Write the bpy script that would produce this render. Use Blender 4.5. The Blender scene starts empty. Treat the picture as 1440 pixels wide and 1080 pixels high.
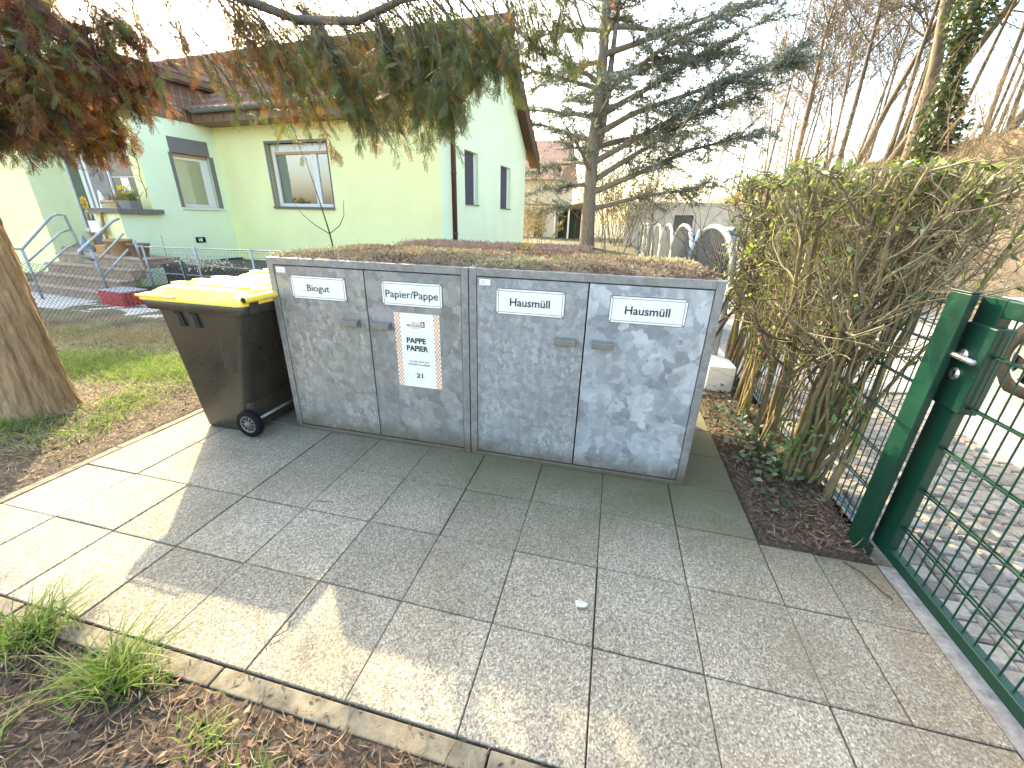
import bpy, math, random
import numpy as np
from mathutils import Vector, Matrix, noise as mnoise
R = math.radians
random.seed(7); rng = np.random.default_rng(11)
sc = bpy.context.scene
col = sc.collection
# ------------------------------------------------------------------ camera, sky, sun, exposure
cam = bpy.data.cameras.new('camera'); camo = bpy.data.objects.new('camera', cam); col.objects.link(camo)
cam.sensor_width = 36; cam.lens = 569.21/1440*36; cam.clip_start = .02; cam.clip_end = 600
yaw, pitch, roll = 0.22798, -0.38601, 0.02656
camo.matrix_world = Matrix.Translation((3.112, -1.9077, 1.5107)) @ (Matrix.Rotation(yaw, 4, 'Z') @ Matrix.Rotation(math.pi/2+pitch, 4, 'X') @ Matrix.Rotation(roll, 4, 'Z'))
sc.camera = camo
SUN = Vector((-0.586, 0.605, 0.536)).normalized()
w = bpy.data.worlds.new('World'); sc.world = w; w.use_nodes = True
nt = w.node_tree; bg = nt.nodes['Background']; sky = nt.nodes.new('ShaderNodeTexSky')
sky.sky_type = 'NISHITA'; sky.sun_disc = False; sky.sun_elevation = math.asin(SUN.z)
sky.sun_rotation = math.atan2(SUN.x, SUN.y); sky.air_density = 1.0; sky.dust_density = 4.0; sky.ozone_density = 1.0
nt.links.new(sky.outputs[0], bg.inputs[0]); bg.inputs[1].default_value = 0.15
sl = bpy.data.lights.new('sun', 'SUN'); sl.energy = 2.0; sl.angle = R(.6); sl.color = (1, .83, .57)
so = bpy.data.objects.new('sun', sl); col.objects.link(so)
so.rotation_euler = SUN.to_track_quat('Z', 'Y').to_euler(); so.location = (-10, 10, 12)
sc.view_settings.view_transform = 'Standard'; sc.view_settings.look = 'None'
sc.view_settings.exposure = 2.95; sc.view_settings.use_white_balance = True; sc.view_settings.white_balance_temperature = 7050; sc.view_settings.white_balance_tint = 3; sc.view_settings.gamma = 1

# ------------------------------------------------------------------ helpers
class NT:
    def __init__(s, name):
        s.m = bpy.data.materials.new(name); s.m.use_nodes = True
        s.t = s.m.node_tree; s.b = s.t.nodes['Principled BSDF']; s.out = s.t.nodes['Material Output']
        s.co = None
    def n(s, ty, **k):
        x = s.t.nodes.new('ShaderNode'+ty)
        for a, v in k.items():
            if a[0] == 'i' and a[1:].isdigit(): x.inputs[int(a[1:])].default_value = v
            else: setattr(x, a, v)
        return x
    def l(s, a, b): s.t.links.new(a, b)
    def obj(s):
        if s.co is None: s.co = s.n('TexCoord').outputs['Object']
        return s.co
    def mapped(s, sc_=(1, 1, 1)):
        m = s.n('Mapping'); m.inputs['Scale'].default_value = sc_; s.l(s.obj(), m.inputs[0]); return m.outputs[0]
    def noise(s, scale, detail=4, rough=.6, vec=None, dist=0):
        x = s.n('TexNoise'); x.inputs['Scale'].default_value = scale; x.inputs['Detail'].default_value = detail
        x.inputs['Roughness'].default_value = rough; x.inputs['Distortion'].default_value = dist
        s.l(vec or s.obj(), x.inputs['Vector']); return x.outputs[0]
    def ramp(s, fac, stops):
        x = s.n('ValToRGB'); e = x.color_ramp.elements
        while len(e) < len(stops): e.new(.5)
        for q, (p, c) in zip(e, stops):
            q.position = p; q.color = (*c, 1) if len(c) == 3 else c
        s.l(fac, x.inputs[0]); return x.outputs[0]
    def mix(s, f, a, b, mode='MIX'):
        x = s.n('Mix', data_type='RGBA', blend_type=mode)
        for i, v in ((0, f), (6, a), (7, b)):
            if hasattr(v, 'links'): s.l(v, x.inputs[i])
            elif i == 0: x.inputs[0].default_value = v
            else: x.inputs[i].default_value = (*v, 1)
        return x.outputs[2]
    def math(s, op, a, b=0., clamp=False):
        x = s.n('Math', operation=op, use_clamp=clamp)
        for i, v in ((0, a), (1, b)):
            if hasattr(v, 'links'): s.l(v, x.inputs[i])
            else: x.inputs[i].default_value = v
        return x.outputs[0]
    def sep(s):
        x = s.n('SeparateXYZ'); s.l(s.obj(), x.inputs[0]); return x.outputs
    def rng(s, v, a, b, c=0., d=1.):
        x = s.n('MapRange'); s.l(v, x.inputs[0])
        for i, q in enumerate((a, b, c, d)): x.inputs[i+1].default_value = q
        return x.outputs[0]
    def base(s, c):
        if hasattr(c, 'links'): s.l(c, s.b.inputs['Base Color'])
        else: s.b.inputs['Base Color'].default_value = (*c, 1)
    def rough(s, c):
        if hasattr(c, 'links'): s.l(c, s.b.inputs['Roughness'])
        else: s.b.inputs['Roughness'].default_value = c
    def bump(s, h, strength=.3, dist=.01):
        x = s.n('Bump'); x.inputs['Strength'].default_value = strength; x.inputs['Distance'].default_value = dist
        s.l(h, x.inputs['Height']); s.l(x.outputs[0], s.b.inputs['Normal'])

def simple(name, c, rough=.6, metal=0., var=.15, scale=8, bump=0., bscale=60, bdist=.004, c2=None):
    m = NT(name); c2 = c2 or tuple(v*(1-var) for v in c); c1 = tuple(min(1, v*(1+var*.5)) for v in c)
    nz = m.noise(scale, 6); m.base(m.ramp(nz, [(.35, c1), (.68, c2)]))
    r = m.noise(scale*3, 3); m.rough(m.rng(r, .3, .7, max(.03, rough-.08), min(1, rough+.08))); m.b.inputs['Metallic'].default_value = metal
    if bump: m.bump(m.noise(bscale, 5), bump, bdist)
    return m.m

def leafmat(name, stops, transl=.35, rough=.55, attr=False):
    m = NT(name)
    if attr: a = m.n('Attribute', attribute_name='tone'); f = a.outputs['Fac']
    else: f = m.n('NewGeometry').outputs['Random Per Island']
    n_ = len(stops); c = m.ramp(f, [(i/max(1, n_-1), s) for i, s in enumerate(stops)])
    m.base(c); m.rough(rough)
    if transl:
        t = m.n('BsdfTranslucent'); m.l(m.mix(.5, c, (.9, .9, .35), 'MULTIPLY') if False else c, t.inputs[0])
        x = m.n('MixShader'); x.inputs[0].default_value = transl
        m.l(m.b.outputs[0], x.inputs[1]); m.l(t.outputs[0], x.inputs[2]); m.l(x.outputs[0], m.out.inputs[0])
    return m.m

class MB:
    """collects verts / faces / material slots, builds ONE mesh"""
    def __init__(s): s.v = []; s.f = []; s.mi = []; s.sm = []
    def add(s, vs, fs, mi=0, smooth=False):
        o = len(s.v); s.v += [tuple(map(float, p)) for p in vs]
        for f in fs: s.f.append(tuple(o+i for i in f)); s.mi.append(mi); s.sm.append(smooth)
        return s
    def box(s, a, b, mi=0, M=None):
        (x0, y0, z0), (x1, y1, z1) = a, b
        vs = [(x, y, z) for z in (z0, z1) for y in (y0, y1) for x in (x0, x1)]
        if M is not None: vs = [M @ Vector(p) for p in vs]
        return s.add(vs, [(0, 2, 3, 1), (4, 5, 7, 6), (0, 1, 5, 4), (2, 6, 7, 3), (0, 4, 6, 2), (1, 3, 7, 5)], mi)
    def cbox(s, c, d, mi=0, rot=None):
        M = Matrix.Translation(c) @ (rot.to_4x4() if rot is not None else Matrix.Identity(4))
        return s.box((-d[0]/2, -d[1]/2, -d[2]/2), (d[0]/2, d[1]/2, d[2]/2), mi, M)
    def bar(s, p, q, w_, h_, mi=0):
        p, q = Vector(p), Vector(q); d = q-p; L = d.length
        return s.cbox((p+q)/2, (w_, h_, L), mi, d.to_track_quat('Z', 'Y').to_matrix())
    def tube(s, pts, rad, n=8, mi=0, cap=True, smooth=True, jit=0.):
        v, f = tube_np(pts, rad, n, jit)
        if cap: f = f + [tuple(range(n-1, -1, -1)), tuple(len(v)-n+i for i in range(n))]
        return s.add(v, f, mi, smooth)
    def loft(s, rings, mi=0, cap=True, smooth=True):
        n = len(rings[0]); vs = [p for r in rings for p in r]; fs = []
        for i in range(len(rings)-1):
            for j in range(n):
                k = (j+1) % n; fs.append((i*n+j, i*n+k, (i+1)*n+k, (i+1)*n+j))
        s.add(vs, fs, mi, smooth)
        if cap:
            s.add(rings[0], [tuple(range(n-1, -1, -1))], mi, False); s.add(rings[-1], [tuple(range(n))], mi, False)
        return s
    def prism(s, poly, axis, a, b, mi=0):
        def P(u, v, t): return {'x': (t, u, v), 'y': (u, t, v), 'z': (u, v, t)}[axis]
        n = len(poly); vs = [P(u, v, a) for u, v in poly]+[P(u, v, b) for u, v in poly]
        fs = [tuple(range(n-1, -1, -1)), tuple(range(n, 2*n))]+[(i, (i+1) % n, n+(i+1) % n, n+i) for i in range(n)]
        return s.add(vs, fs, mi)
    def build(s, name, mats, parent=None, bevel=0., seg=2, loc=None):
        me = bpy.data.meshes.new(name); me.from_pydata(s.v, [], s.f); me.update()
        mats = mats if isinstance(mats, (list, tuple)) else [mats]
        for m in mats: me.materials.append(m)
        me.polygons.foreach_set('material_index', s.mi); me.polygons.foreach_set('use_smooth', s.sm)
        o = bpy.data.objects.new(name, me); col.objects.link(o)
        if parent: o.parent = parent
        if loc is not None: o.location = loc
        if bevel:
            b = o.modifiers.new('bevel', 'BEVEL'); b.width = bevel; b.segments = seg; b.limit_method = 'ANGLE'; b.angle_limit = R(40)
        return o

def tube_np(pts, rad, n=8, jit=0.):
    P = np.array([tuple(p) for p in pts], float); m = len(P)
    rad = np.full(m, rad) if np.isscalar(rad) else np.array(rad, float)
    T = np.gradient(P, axis=0); T /= np.linalg.norm(T, axis=1)[:, None]+1e-12
    a = np.array([0, 0, 1.]) if abs(T[0][2]) < .9 else np.array([1., 0, 0])
    N = np.cross(T[0], a); N /= np.linalg.norm(N); vs = []
    th = np.arange(n)*2*np.pi/n
    for i in range(m):
        N = N-T[i]*(N@T[i]); N /= np.linalg.norm(N)+1e-12; B = np.cross(T[i], N)
        r = rad[i]*(1+jit*rng.uniform(-1, 1, n)) if jit else rad[i]*np.ones(n)
        vs += [tuple(P[i]+N*c+B*s_) for c, s_ in zip(np.cos(th)*r, np.sin(th)*r)]
    fs = [(i*n+j, i*n+(j+1) % n, (i+1)*n+(j+1) % n, (i+1)*n+j) for i in range(m-1) for j in range(n)]
    return vs, fs

def npmesh(name, V, F, mat, parent=None, tone=None, smooth=False, loc=None):
    """V (n,3), F (m,k) all faces the same size"""
    me = bpy.data.meshes.new(name); V = np.asarray(V, np.float32); F = np.asarray(F, np.int32); k = F.shape[1]
    me.vertices.add(len(V)); me.vertices.foreach_set('co', V.ravel())
    me.loops.add(F.size); me.loops.foreach_set('vertex_index', F.ravel())
    me.polygons.add(len(F)); me.polygons.foreach_set('loop_start', np.arange(len(F), dtype=np.int32)*k)
    me.polygons.foreach_set('loop_total', np.full(len(F), k, np.int32))
    if smooth: me.polygons.foreach_set('use_smooth', np.ones(len(F), bool))
    me.update(calc_edges=True); me.validate()
    if tone is not None:
        a = me.attributes.new('tone', 'FLOAT', 'POINT'); a.data.foreach_set('value', np.asarray(tone, np.float32))
    me.materials.append(mat)
    o = bpy.data.objects.new(name, me); col.objects.link(o)
    if parent: o.parent = parent
    if loc is not None: o.location = loc
    return o

def unit(a): return a/(np.linalg.norm(a, axis=-1, keepdims=True)+1e-9)
def rdir(n): return unit(rng.normal(size=(n, 3)))

def leafquads(P, D, L, W, N=None, bend=.0):
    """rhombic leaves: base P, direction D, length L, width W"""
    n = len(P); D = unit(np.asarray(D, float)); N = rdir(n) if N is None else N
    S = unit(np.cross(D, N)); U = np.cross(S, D); L = np.broadcast_to(L, n)[:, None]; W = np.broadcast_to(W, n)[:, None]
    mid = P+D*L*.45-U*L*bend
    V = np.stack([P, mid+S*W/2, P+D*L, mid-S*W/2], 1).reshape(-1, 3)
    return V, np.arange(4*n).reshape(n, 4)

def blades(P, D, L, W, droop=.5, seg=3):
    """grass blades: strips bending over"""
    n = len(P); D = unit(D); S = unit(np.cross(D, rdir(n))); Lc = np.broadcast_to(L, n)[:, None]; Wc = np.broadcast_to(W, n)[:, None]
    dn = np.array([0, 0, -1.]); out = []; hd = D*[1, 1, 0]; hd = unit(hd+rng.normal(size=(n, 3))*[.2, .2, 0])
    dr = (droop*rng.uniform(.3, 1.3, n))[:, None]
    for i in range(seg+1):
        t = i/seg; c = P+D*Lc*t+hd*Lc*dr*t*t*.7+dn*Lc*dr*t*t*.55; wv = S*Wc*.5*(1-t**1.5*.92)
        out += [c-wv, c+wv]
    V = np.stack(out, 1).reshape(-1, 3); k = 2*(seg+1)
    F = np.concatenate([np.array([2*i, 2*i+1, 2*i+3, 2*i+2])[None]+k*np.arange(n)[:, None] for i in range(seg)])
    return V, F

def tag(o, label=None, cat=None, group=None, kind=None):
    if label: o['label'] = label
    if cat: o['category'] = cat
    if group: o['group'] = group
    if kind: o['kind'] = kind
    return o
def thing(name, label, cat, loc=(0, 0, 0), rz=0, group=None):
    o = bpy.data.objects.new(name, None); col.objects.link(o); o.location = loc; o.rotation_euler = (0, 0, rz); o.empty_display_size = .1
    return tag(o, label, cat, group)
def copy_tree(o, parent=None):
    c = o.copy(); col.objects.link(c)
    if parent: c.parent = parent
    for ch in [x for x in col.objects if x.parent == o]: copy_tree(ch, c)
    return c

_txt = {}
def text_geo(s, bold=0.):
    k = (s, bold)
    if k not in _txt:
        cu = bpy.data.curves.new('t', 'FONT'); cu.body = s; cu.size = 1; cu.offset = bold; cu.resolution_u = 3; cu.align_x = 'CENTER'
        o = bpy.data.objects.new('t', cu); col.objects.link(o)
        dg = bpy.context.evaluated_depsgraph_get(); me = bpy.data.meshes.new_from_object(o.evaluated_get(dg))
        v = [tuple(p.co) for p in me.vertices]; f = [tuple(p.vertices) for p in me.polygons]
        bpy.data.objects.remove(o); bpy.data.curves.remove(cu); bpy.data.meshes.remove(me)
        _txt[k] = (v, f)
    return _txt[k]
def put_text(mb, s, cx, z, width, y, mi, bold=0., height=None, yaxis=-1):
    """text in an XZ plane facing -y, baseline z, centred at cx, given width"""
    v, f = text_geo(s, bold); xs = [p[0] for p in v]; w0 = max(xs)-min(xs); k = width/w0; mx = (max(xs)+min(xs))/2
    kz = k if height is None else height/max(p[1] for p in v)
    mb.add([(cx+(p[0]-mx)*k, y, z+p[1]*kz) for p in v], f, mi)

def fbm(x, y, s=1., o=3):
    return mnoise.fractal(Vector((x*s, y*s, .37)), 1., 2., o)

# ------------------------------------------------------------------ materials
def m_slab():
    m = NT('exposed_aggregate_concrete')
    v = m.n('TexVoronoi'); v.inputs['Scale'].default_value = 170; m.l(m.obj(), v.inputs['Vector'])
    sp = m.ramp(m.n('SeparateColor').outputs[0] if False else v.outputs['Color'], [(0, (.10, .088, .068)), (.45, (.265, .237, .186)), (.8, (.42, .376, .30)), (1, (.66, .595, .48))])
    big = m.noise(2.2, 5); c = m.mix(m.rng(big, .3, .7), sp, m.mix(1, sp, (.78, .77, .74), 'MULTIPLY'))
    isl = m.n('NewGeometry').outputs['Random Per Island']; c = m.mix(1., c, m.ramp(isl, [(0, (.74, .74, .72)), (.5, (.9, .89, .87)), (1, (1.0, .98, .95))]), 'MULTIPLY')
    # algae in front of the bin cabinets
    X, Y, Z = m.sep(); nz = m.noise(3.5, 5)
    a = m.math('MULTIPLY', m.rng(m.math('ADD', Y, m.math('MULTIPLY', m.math('SUBTRACT', nz, .5), .8)), -.3, .32), m.rng(X, 1.2, 2.6), True)
    c = m.mix(m.math('MULTIPLY', a, .8), c, (.075, .085, .025)); gr = m.math('MULTIPLY', m.rng(X, 3.5, 4.5), m.rng(m.noise(4, 5), .42, .62), True); c = m.mix(m.math('MULTIPLY', gr, .55), c, (.17, .125, .075)); lf = m.math('MULTIPLY', m.rng(Y, -.4, .35), .45, True); c = m.mix(lf, c, (.11, .095, .06))
    d = m.rng(m.noise(1.1, 3), .52, .7); c = m.mix(m.math('MULTIPLY', d, .25), c, (.16, .13, .08))
    m.base(c); m.rough(.85); m.bump(v.outputs['Distance'], .35, .003)
    return m.m
M_slab = m_slab()
M_kerb = simple('old_kerb_concrete', (.19, .165, .12), .9, c2=(.085, .07, .045), scale=13, bump=.7, bscale=90)
M_joint = simple('joint_sand', (.055, .045, .035), .95, var=.4, scale=30)

def m_galv(name, scale, lo, hi, fleck=.0):
    m = NT(name)
    dn = m.n('TexNoise'); dn.inputs['Scale'].default_value = scale*1.3; dn.inputs['Detail'].default_value = 4; m.l(m.obj(), dn.inputs['Vector'])
    vm = m.n('VectorMath', operation='MULTIPLY_ADD'); m.l(dn.outputs['Color'], vm.inputs[0]); vm.inputs[1].default_value = (.95/scale,)*3; m.l(m.obj(), vm.inputs[2])
    def vor(sc_, vec): v = m.n('TexVoronoi'); v.inputs['Scale'].default_value = sc_; m.l(vec, v.inputs['Vector']); s = m.n('SeparateColor'); m.l(v.outputs['Color'], s.inputs[0]); return s.outputs
    s1 = vor(scale, vm.outputs[0]); s2 = vor(scale*2.6, vm.outputs[0])
    mp = m.n('Mapping'); mp.inputs['Rotation'].default_value = (0, .6, 0); mp.inputs['Scale'].default_value = (1, 1, .5); m.l(vm.outputs[0], mp.inputs[0]); s3 = vor(scale*2.2, mp.outputs[0])
    f = m.math('ADD', m.math('MULTIPLY', s1[0], .66), m.math('MULTIPLY', s2[1], .34))
    f = m.math('ADD', f, m.math('MULTIPLY', m.math('SUBTRACT', m.noise(2.2, 4), .5), .45))
    c = m.ramp(f, [(.1, lo), (.45, tuple(a*.62+b*.38 for a, b in zip(lo, hi))), (.6, tuple((a*.45+b*.55) for a, b in zip(lo, hi))), (.92, hi)])
    fl = m.math('MULTIPLY', m.math('GREATER_THAN', s3[2], .80), m.rng(m.noise(3.5, 3), .42, .62), True)
    c = m.mix(m.math('MULTIPLY', fl, fleck), c, tuple(min(.75, v*1.25) for v in hi))
    X, Y, Z = m.sep()
    dirt = m.math('MULTIPLY', m.rng(m.math('ADD', Z, m.math('MULTIPLY', m.math('SUBTRACT', m.noise(5, 5), .5), .16)), .17, .02), .8, True)
    c = m.mix(dirt, c, (.12, .09, .05))
    st = m.noise(1, 4, .6, m.mapped((26, 26, 1.1))); c = m.mix(m.math('MULTIPLY', m.rng(st, .55, .8), .28), c, (.15, .13, .10))
    m.base(c); m.b.inputs['Metallic'].default_value = .35
    m.l(m.rng(s1[2], 0, 1, .40, .60), m.b.inputs['Roughness']); m.bump(m.noise(7, 2), .08, .01)
    return m.m
M_galv_frame = m_galv('galvanised_frame', 30, (.20, .197, .185), (.29, .285, .27), .3)
M_galv_a = m_galv('galvanised_small_spangle', 22, (.215, .207, .19), (.36, .345, .315), .8)  # warm base colour carries the tint reflected from the yellow house
M_galv_b = m_galv('galvanised_medium_spangle', 11, (.19, .187, .178), (.33, .325, .305), .6)  # same reflected house tint put into this base colour
M_galv_c = m_galv('galvanised_fine_spangle', 28, (.235, .24, .245), (.37, .38, .385), .7)
M_galv_d = m_galv('galvanised_large_spangle', 9.5, (.22, .235, .25), (.50, .53, .56), .5)
M_dark = simple('gap_shade_black', (.012, .012, .012), .9)  # near-black, stands in for shade in gaps and recesses; also dark fittings
M_steel = simple('steel_handle', (.26, .26, .25), .4, .7, bump=.1)
M_white = simple('white_enamel', (.8, .79, .74), .35, var=.06, scale=5)
M_black = simple('black_print', (.012, .012, .014), .5)
M_orange = simple('orange_print', (.72, .28, .06), .5)
M_redp = simple('dark_red_print', (.3, .03, .03), .5)
M_greyp = simple('grey_print', (.4, .4, .4), .5)
def m_bin():
    m = NT('grey_bin_plastic'); n1 = m.noise(3, 5); n2 = m.noise(1, 4, .6, m.mapped((30, 30, 3)))
    c = m.ramp(n1, [(.3, (.026, .023, .018)), (.7, (.048, .041, .03))])
    c = m.mix(m.math('MULTIPLY', m.rng(n2, .55, .75), .4), c, (.10, .085, .06))
    m.base(c); m.l(m.rng(n1, .3, .7, .22, .4), m.b.inputs['Roughness']); m.bump(m.noise(4, 2), .12, .02); return m.m
M_bin = m_bin()
M_lid = simple('yellow_lid_plastic', (.85, .62, .05), .3, var=.12, scale=4, c2=(.8, .66, .2))
M_rubber = simple('black_rubber', (.009, .0085, .008), .75, bump=.2)
for _m in ('black_rubber',): bpy.data.materials[_m].node_tree.nodes['Principled BSDF'].inputs['Specular IOR Level'].default_value = .15
def m_bark(name, c1, c2, sx=22, sz=3, st=.9, moss=None):
    m = NT(name); v = m.mapped((sx, sx, sz)); n = m.math('ADD', m.math('MULTIPLY', m.noise(1, 8, .65, v, .6), .62), m.math('MULTIPLY', m.noise(1, 8, .75, m.mapped((sx*2.6, sx*2.6, sz*4)), 1.5), .38)); n2 = m.noise(3, 4)
    c = m.ramp(n, [(.32, c1), (.66, c2)]); c = m.mix(m.math('MULTIPLY', n2, .5), c, m.mix(1, c, (.55, .5, .45), 'MULTIPLY'))
    if moss: c = m.mix(m.math('MULTIPLY', m.rng(m.noise(4, 4), .5, .68), .7), c, moss)
    m.base(c); m.rough(.9); m.bump(n, st, .02); return m.m
M_bark_c = m_bark('stringy_conifer_bark', (.13, .075, .04), (.52, .36, .19), 30, 3.6, 1.0)
M_bark_g = m_bark('grey_bark', (.10, .085, .07), (.26, .23, .19), 12, 3)
M_bark_d = m_bark('brown_bark', (.06, .05, .04), (.18, .15, .115), 12, 3)
M_bark_t = m_bark('tan_bark', (.085, .066, .045), (.23, .18, .12), 12, 3)
M_stem = m_bark('mossy_hedge_stem', (.10, .075, .04), (.30, .235, .12), 40, 8, .5, (.22, .2, .04))
M_twig = leafmat('hedge_twig', [(.06, .045, .03), (.15, .12, .07), (.27, .22, .13), (.38, .32, .2), (.2, .18, .08)], 0, .9)
M_twig_b = simple('dark_twig', (.05, .04, .033), .9)
M_green = simple('green_powder_coat', (.004, .038, .023), .36, var=.12, scale=6, bump=.08, bscale=120)
M_steelgalv = simple('zinc_steel', (.36, .37, .37), .5, .5, var=.2, scale=10)
M_yellow = simple('yellow_render', (.89, .87, .44), .9, var=.05, scale=1.5, bump=.25, bscale=220, bdist=.003)
M_mint = simple('mint_render', (.76, .86, .61), .9, var=.05, scale=1.5, bump=.25, bscale=220, bdist=.003)
M_grey_sur = simple('grey_window_surround', (.17, .16, .16), .6, var=.08)
M_wfr = simple('white_window_frame', (.75, .73, .68), .4, var=.05)
M_tan = simple('tan_shutter', (.55, .33, .16), .6)
M_curt = simple('pale_curtain', (.86, .88, .8), .9, var=.08, scale=5)
M_room = simple('dark_room', (.05, .06, .045), .9)
def m_glass():
    m = NT('window_glass'); m.base((.9, .95, .92)); m.rough(.03); m.b.inputs['Transmission Weight'].default_value = 0
    t = m.n('BsdfTransparent'); g = m.n('BsdfGlossy'); g.inputs['Roughness'].default_value = .02
    f = m.n('Fresnel'); f.inputs[0].default_value = 1.5; x = m.n('MixShader'); m.l(m.math('ADD', f.outputs[0], .3), x.inputs[0]); m.l(t.outputs[0], x.inputs[1]); m.l(g.outputs[0], x.inputs[2])
    m.l(x.outputs[0], m.out.inputs[0]); return m.m
M_glass = m_glass()
M_blue_sh = simple('dark_blue_shutter', (.05, .05, .085), .5)
def m_tiles():
    m = NT('brown_roof_tiles'); n = m.noise(3, 6); n2 = m.noise(20, 3)
    c = m.ramp(n, [(.3, (.20, .105, .075)), (.7, (.36, .21, .155))]); c = m.mix(m.math('MULTIPLY', n2, .5), c, (.13, .1, .085)); m.base(c); m.rough(.85); m.bump(n2, .3, .01); return m.m
M_tile = m_tiles()
M_brown = simple('brown_cladding', (.20, .115, .075), .6, var=.15, scale=6)
M_brown_d = simple('dark_brown_board', (.10, .05, .032), .6)
M_gutter = simple('zinc_gutter', (.20, .215, .19), .5, .4)
M_grout = simple('pale_joint', (.42, .34, .27), .8)
M_step = simple('step_stone', (.34, .25, .175), .9, var=.35, scale=12, bump=.3)
M_dkblk = simple('black_planks_and_shade', (.022, .023, .022), .8, var=.4)
M_path = simple('pale_path', (.42, .4, .37), .9, var=.2, scale=5, bump=.3)
M_wire = simple('fence_wire', (.11, .115, .11), .5, .5)
M_wood = simple('worn_wood', (.30, .16, .06), .7, var=.4, scale=18)
M_terra = simple('terracotta', (.42, .25, .13), .8)
M_redcrate = simple('red_plastic', (.55, .05, .05), .45)
M_stone = simple('grey_stone_cap', (.17, .155, .135), .85, var=.3, scale=20)

# ------------------------------------------------------------------ ground, pavement, kerbs, road, bank
def ground_h(x, y):
    h = .035*fbm(x, y, 1.3)+.012*fbm(x, y, 7)
    if x > 4.5: return -.16
    if y < -1.2745: return -.004+h*.5+.03*max(0, min(1, (-1.3-y)/.3))
    if x > 4.005 and y > -.03: return .012+h*.6
    if x > -.0605 and y < 1.605: return -.09           # under the paving
    d = max(0, -.07-x)
    e = -.004+.3*h+min(1, d/.5)*(.022+.7*h)
    if y > 9 and x > -6: e += .45*min(1, (y-9)/6)
    return e
def axis(lo, hi, far):
    a = [-far*(.62**i) for i in range(0, 12) if -far*(.62**i) < lo-1]
    b = list(np.arange(lo, hi+.001, .09)); c = sorted(far*(.62**i) for i in range(0, 12) if far*(.62**i) > hi+1)
    return a+b+c
xs = sorted(axis(-6.5, 5.2, 300)+[-.064, -.058, 4.0, 4.01, 4.497, 4.503]); ys = sorted(axis(-3.6, 4.4, 300)+[-1.278, -1.272, -.036, -.026, 1.6, 1.61])
V = [(x, y, ground_h(x, y)) for y in ys for x in xs]; nx = len(xs)
F = [(j*nx+i, j*nx+i+1, (j+1)*nx+i+1, (j+1)*nx+i) for j in range(len(ys)-1) for i in range(nx-1)]
def m_ground():
    m = NT('mulch_and_soil'); n1 = m.noise(55, 8, .7); n2 = m.noise(2.2, 5); n3 = m.noise(240, 3)
    c = m.ramp(n1, [(.3, (.022, .014, .010)), (.5, (.07, .047, .032)), (.7, (.18, .13, .09))])
    s = m.ramp(n3, [(.3, (.10, .075, .04)), (.6, (.26, .2, .115)), (.75, (.38, .32, .2))])
    X, Y, Z = m.sep()
    k = m.math('MULTIPLY', m.rng(X, .3, -.8), m.rng(n2, .38, .6), True); c = m.mix(m.math('MULTIPLY', k, .8), c, s)
    g = m.math('MULTIPLY', m.rng(Y, .9, 1.5), m.rng(n2, .35, .55), True); c = m.mix(m.math('MULTIPLY', g, .35), c, (.09, .13, .03))
    m.base(c); m.rough(.95); m.bump(n1, .9, .03); return m.m
M_ground = m_ground()
tag(npmesh('ground', V, F, M_ground, smooth=True), kind='structure')

pv = MB()
S = .4
def slab(x0, x1, y0, y1):
    g = .0022; ch = .0032; z = rng.uniform(-.0025, .0025); tx, ty = rng.uniform(-.004, .004, 2); dx, dy = rng.uniform(-.0016, .0016, 2)
    x0 += g+dx; x1 -= g-dx; y0 += g+dy; y1 -= g-dy; cx, cy = (x0+x1)/2, (y0+y1)/2
    def P(x, y, zz): return (x, y, zz+z+(x-cx)*tx+(y-cy)*ty)
    r0 = [P(x0, y0, -.05), P(x1, y0, -.05), P(x1, y1, -.05), P(x0, y1, -.05)]
    r1 = [P(x0, y0, -ch), P(x1, y0, -ch), P(x1, y1, -ch), P(x0, y1, -ch)]
    r2 = [P(x0+ch, y0+ch, 0), P(x1-ch, y0+ch, 0), P(x1-ch, y1-ch, 0), P(x0+ch, y1-ch, 0)]
    vs = r0+r1+r2; fs = [(8, 9, 10, 11)]
    for a in (0, 4):
        for i in range(4): fs.append((a+i, a+(i+1) % 4, a+4+(i+1) % 4, a+4+i))
    pv.add(vs, fs, 0)
for j in range(10):
    for r in range(-1, 3): slab(j*S, j*S+S, -(r+1)*S, -r*S)
    for r in (-2, -3, -4): slab(j*S, j*S+S, -(r+1)*S, -r*S)
for (x0, x1) in ((4.0, 4.245), (4.245, 4.52)):
    for r in range(0, 3): slab(x0, x1, -(r+1)*S, -r*S-(.03 if r == 0 else 0))
tag(pv.build('pavement', M_slab), kind='structure')
jb = MB(); jb.box((-.0, -1.2, -.06), (4.53, 1.6, -.011)); tag(jb.build('pavement_bed', M_joint), kind='structure')
kb = MB()
for y in np.arange(-1.2, 1.6, 1.0): kb.box((-.062, y+.003, -.1), (-.003, min(y+.997, 1.6), .004))
for x in np.arange(-.06, 4.5, .99): kb.box((x+.003, -1.275, -.1), (min(x+.987, 4.52), -1.206, .002+rng.uniform(-.004, .004)))
tag(kb.build('kerb', M_kerb, bevel=.005), kind='structure')
# threshold strip under the gate
tb = MB(); tb.box((4.525, -2.1, -.12), (4.66, .02, -.018)); tag(tb.build('gate_threshold', simple('rough_threshold', (.3, .27, .24), .95, var=.4, scale=25, bump=.6)), kind='structure')

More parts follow.
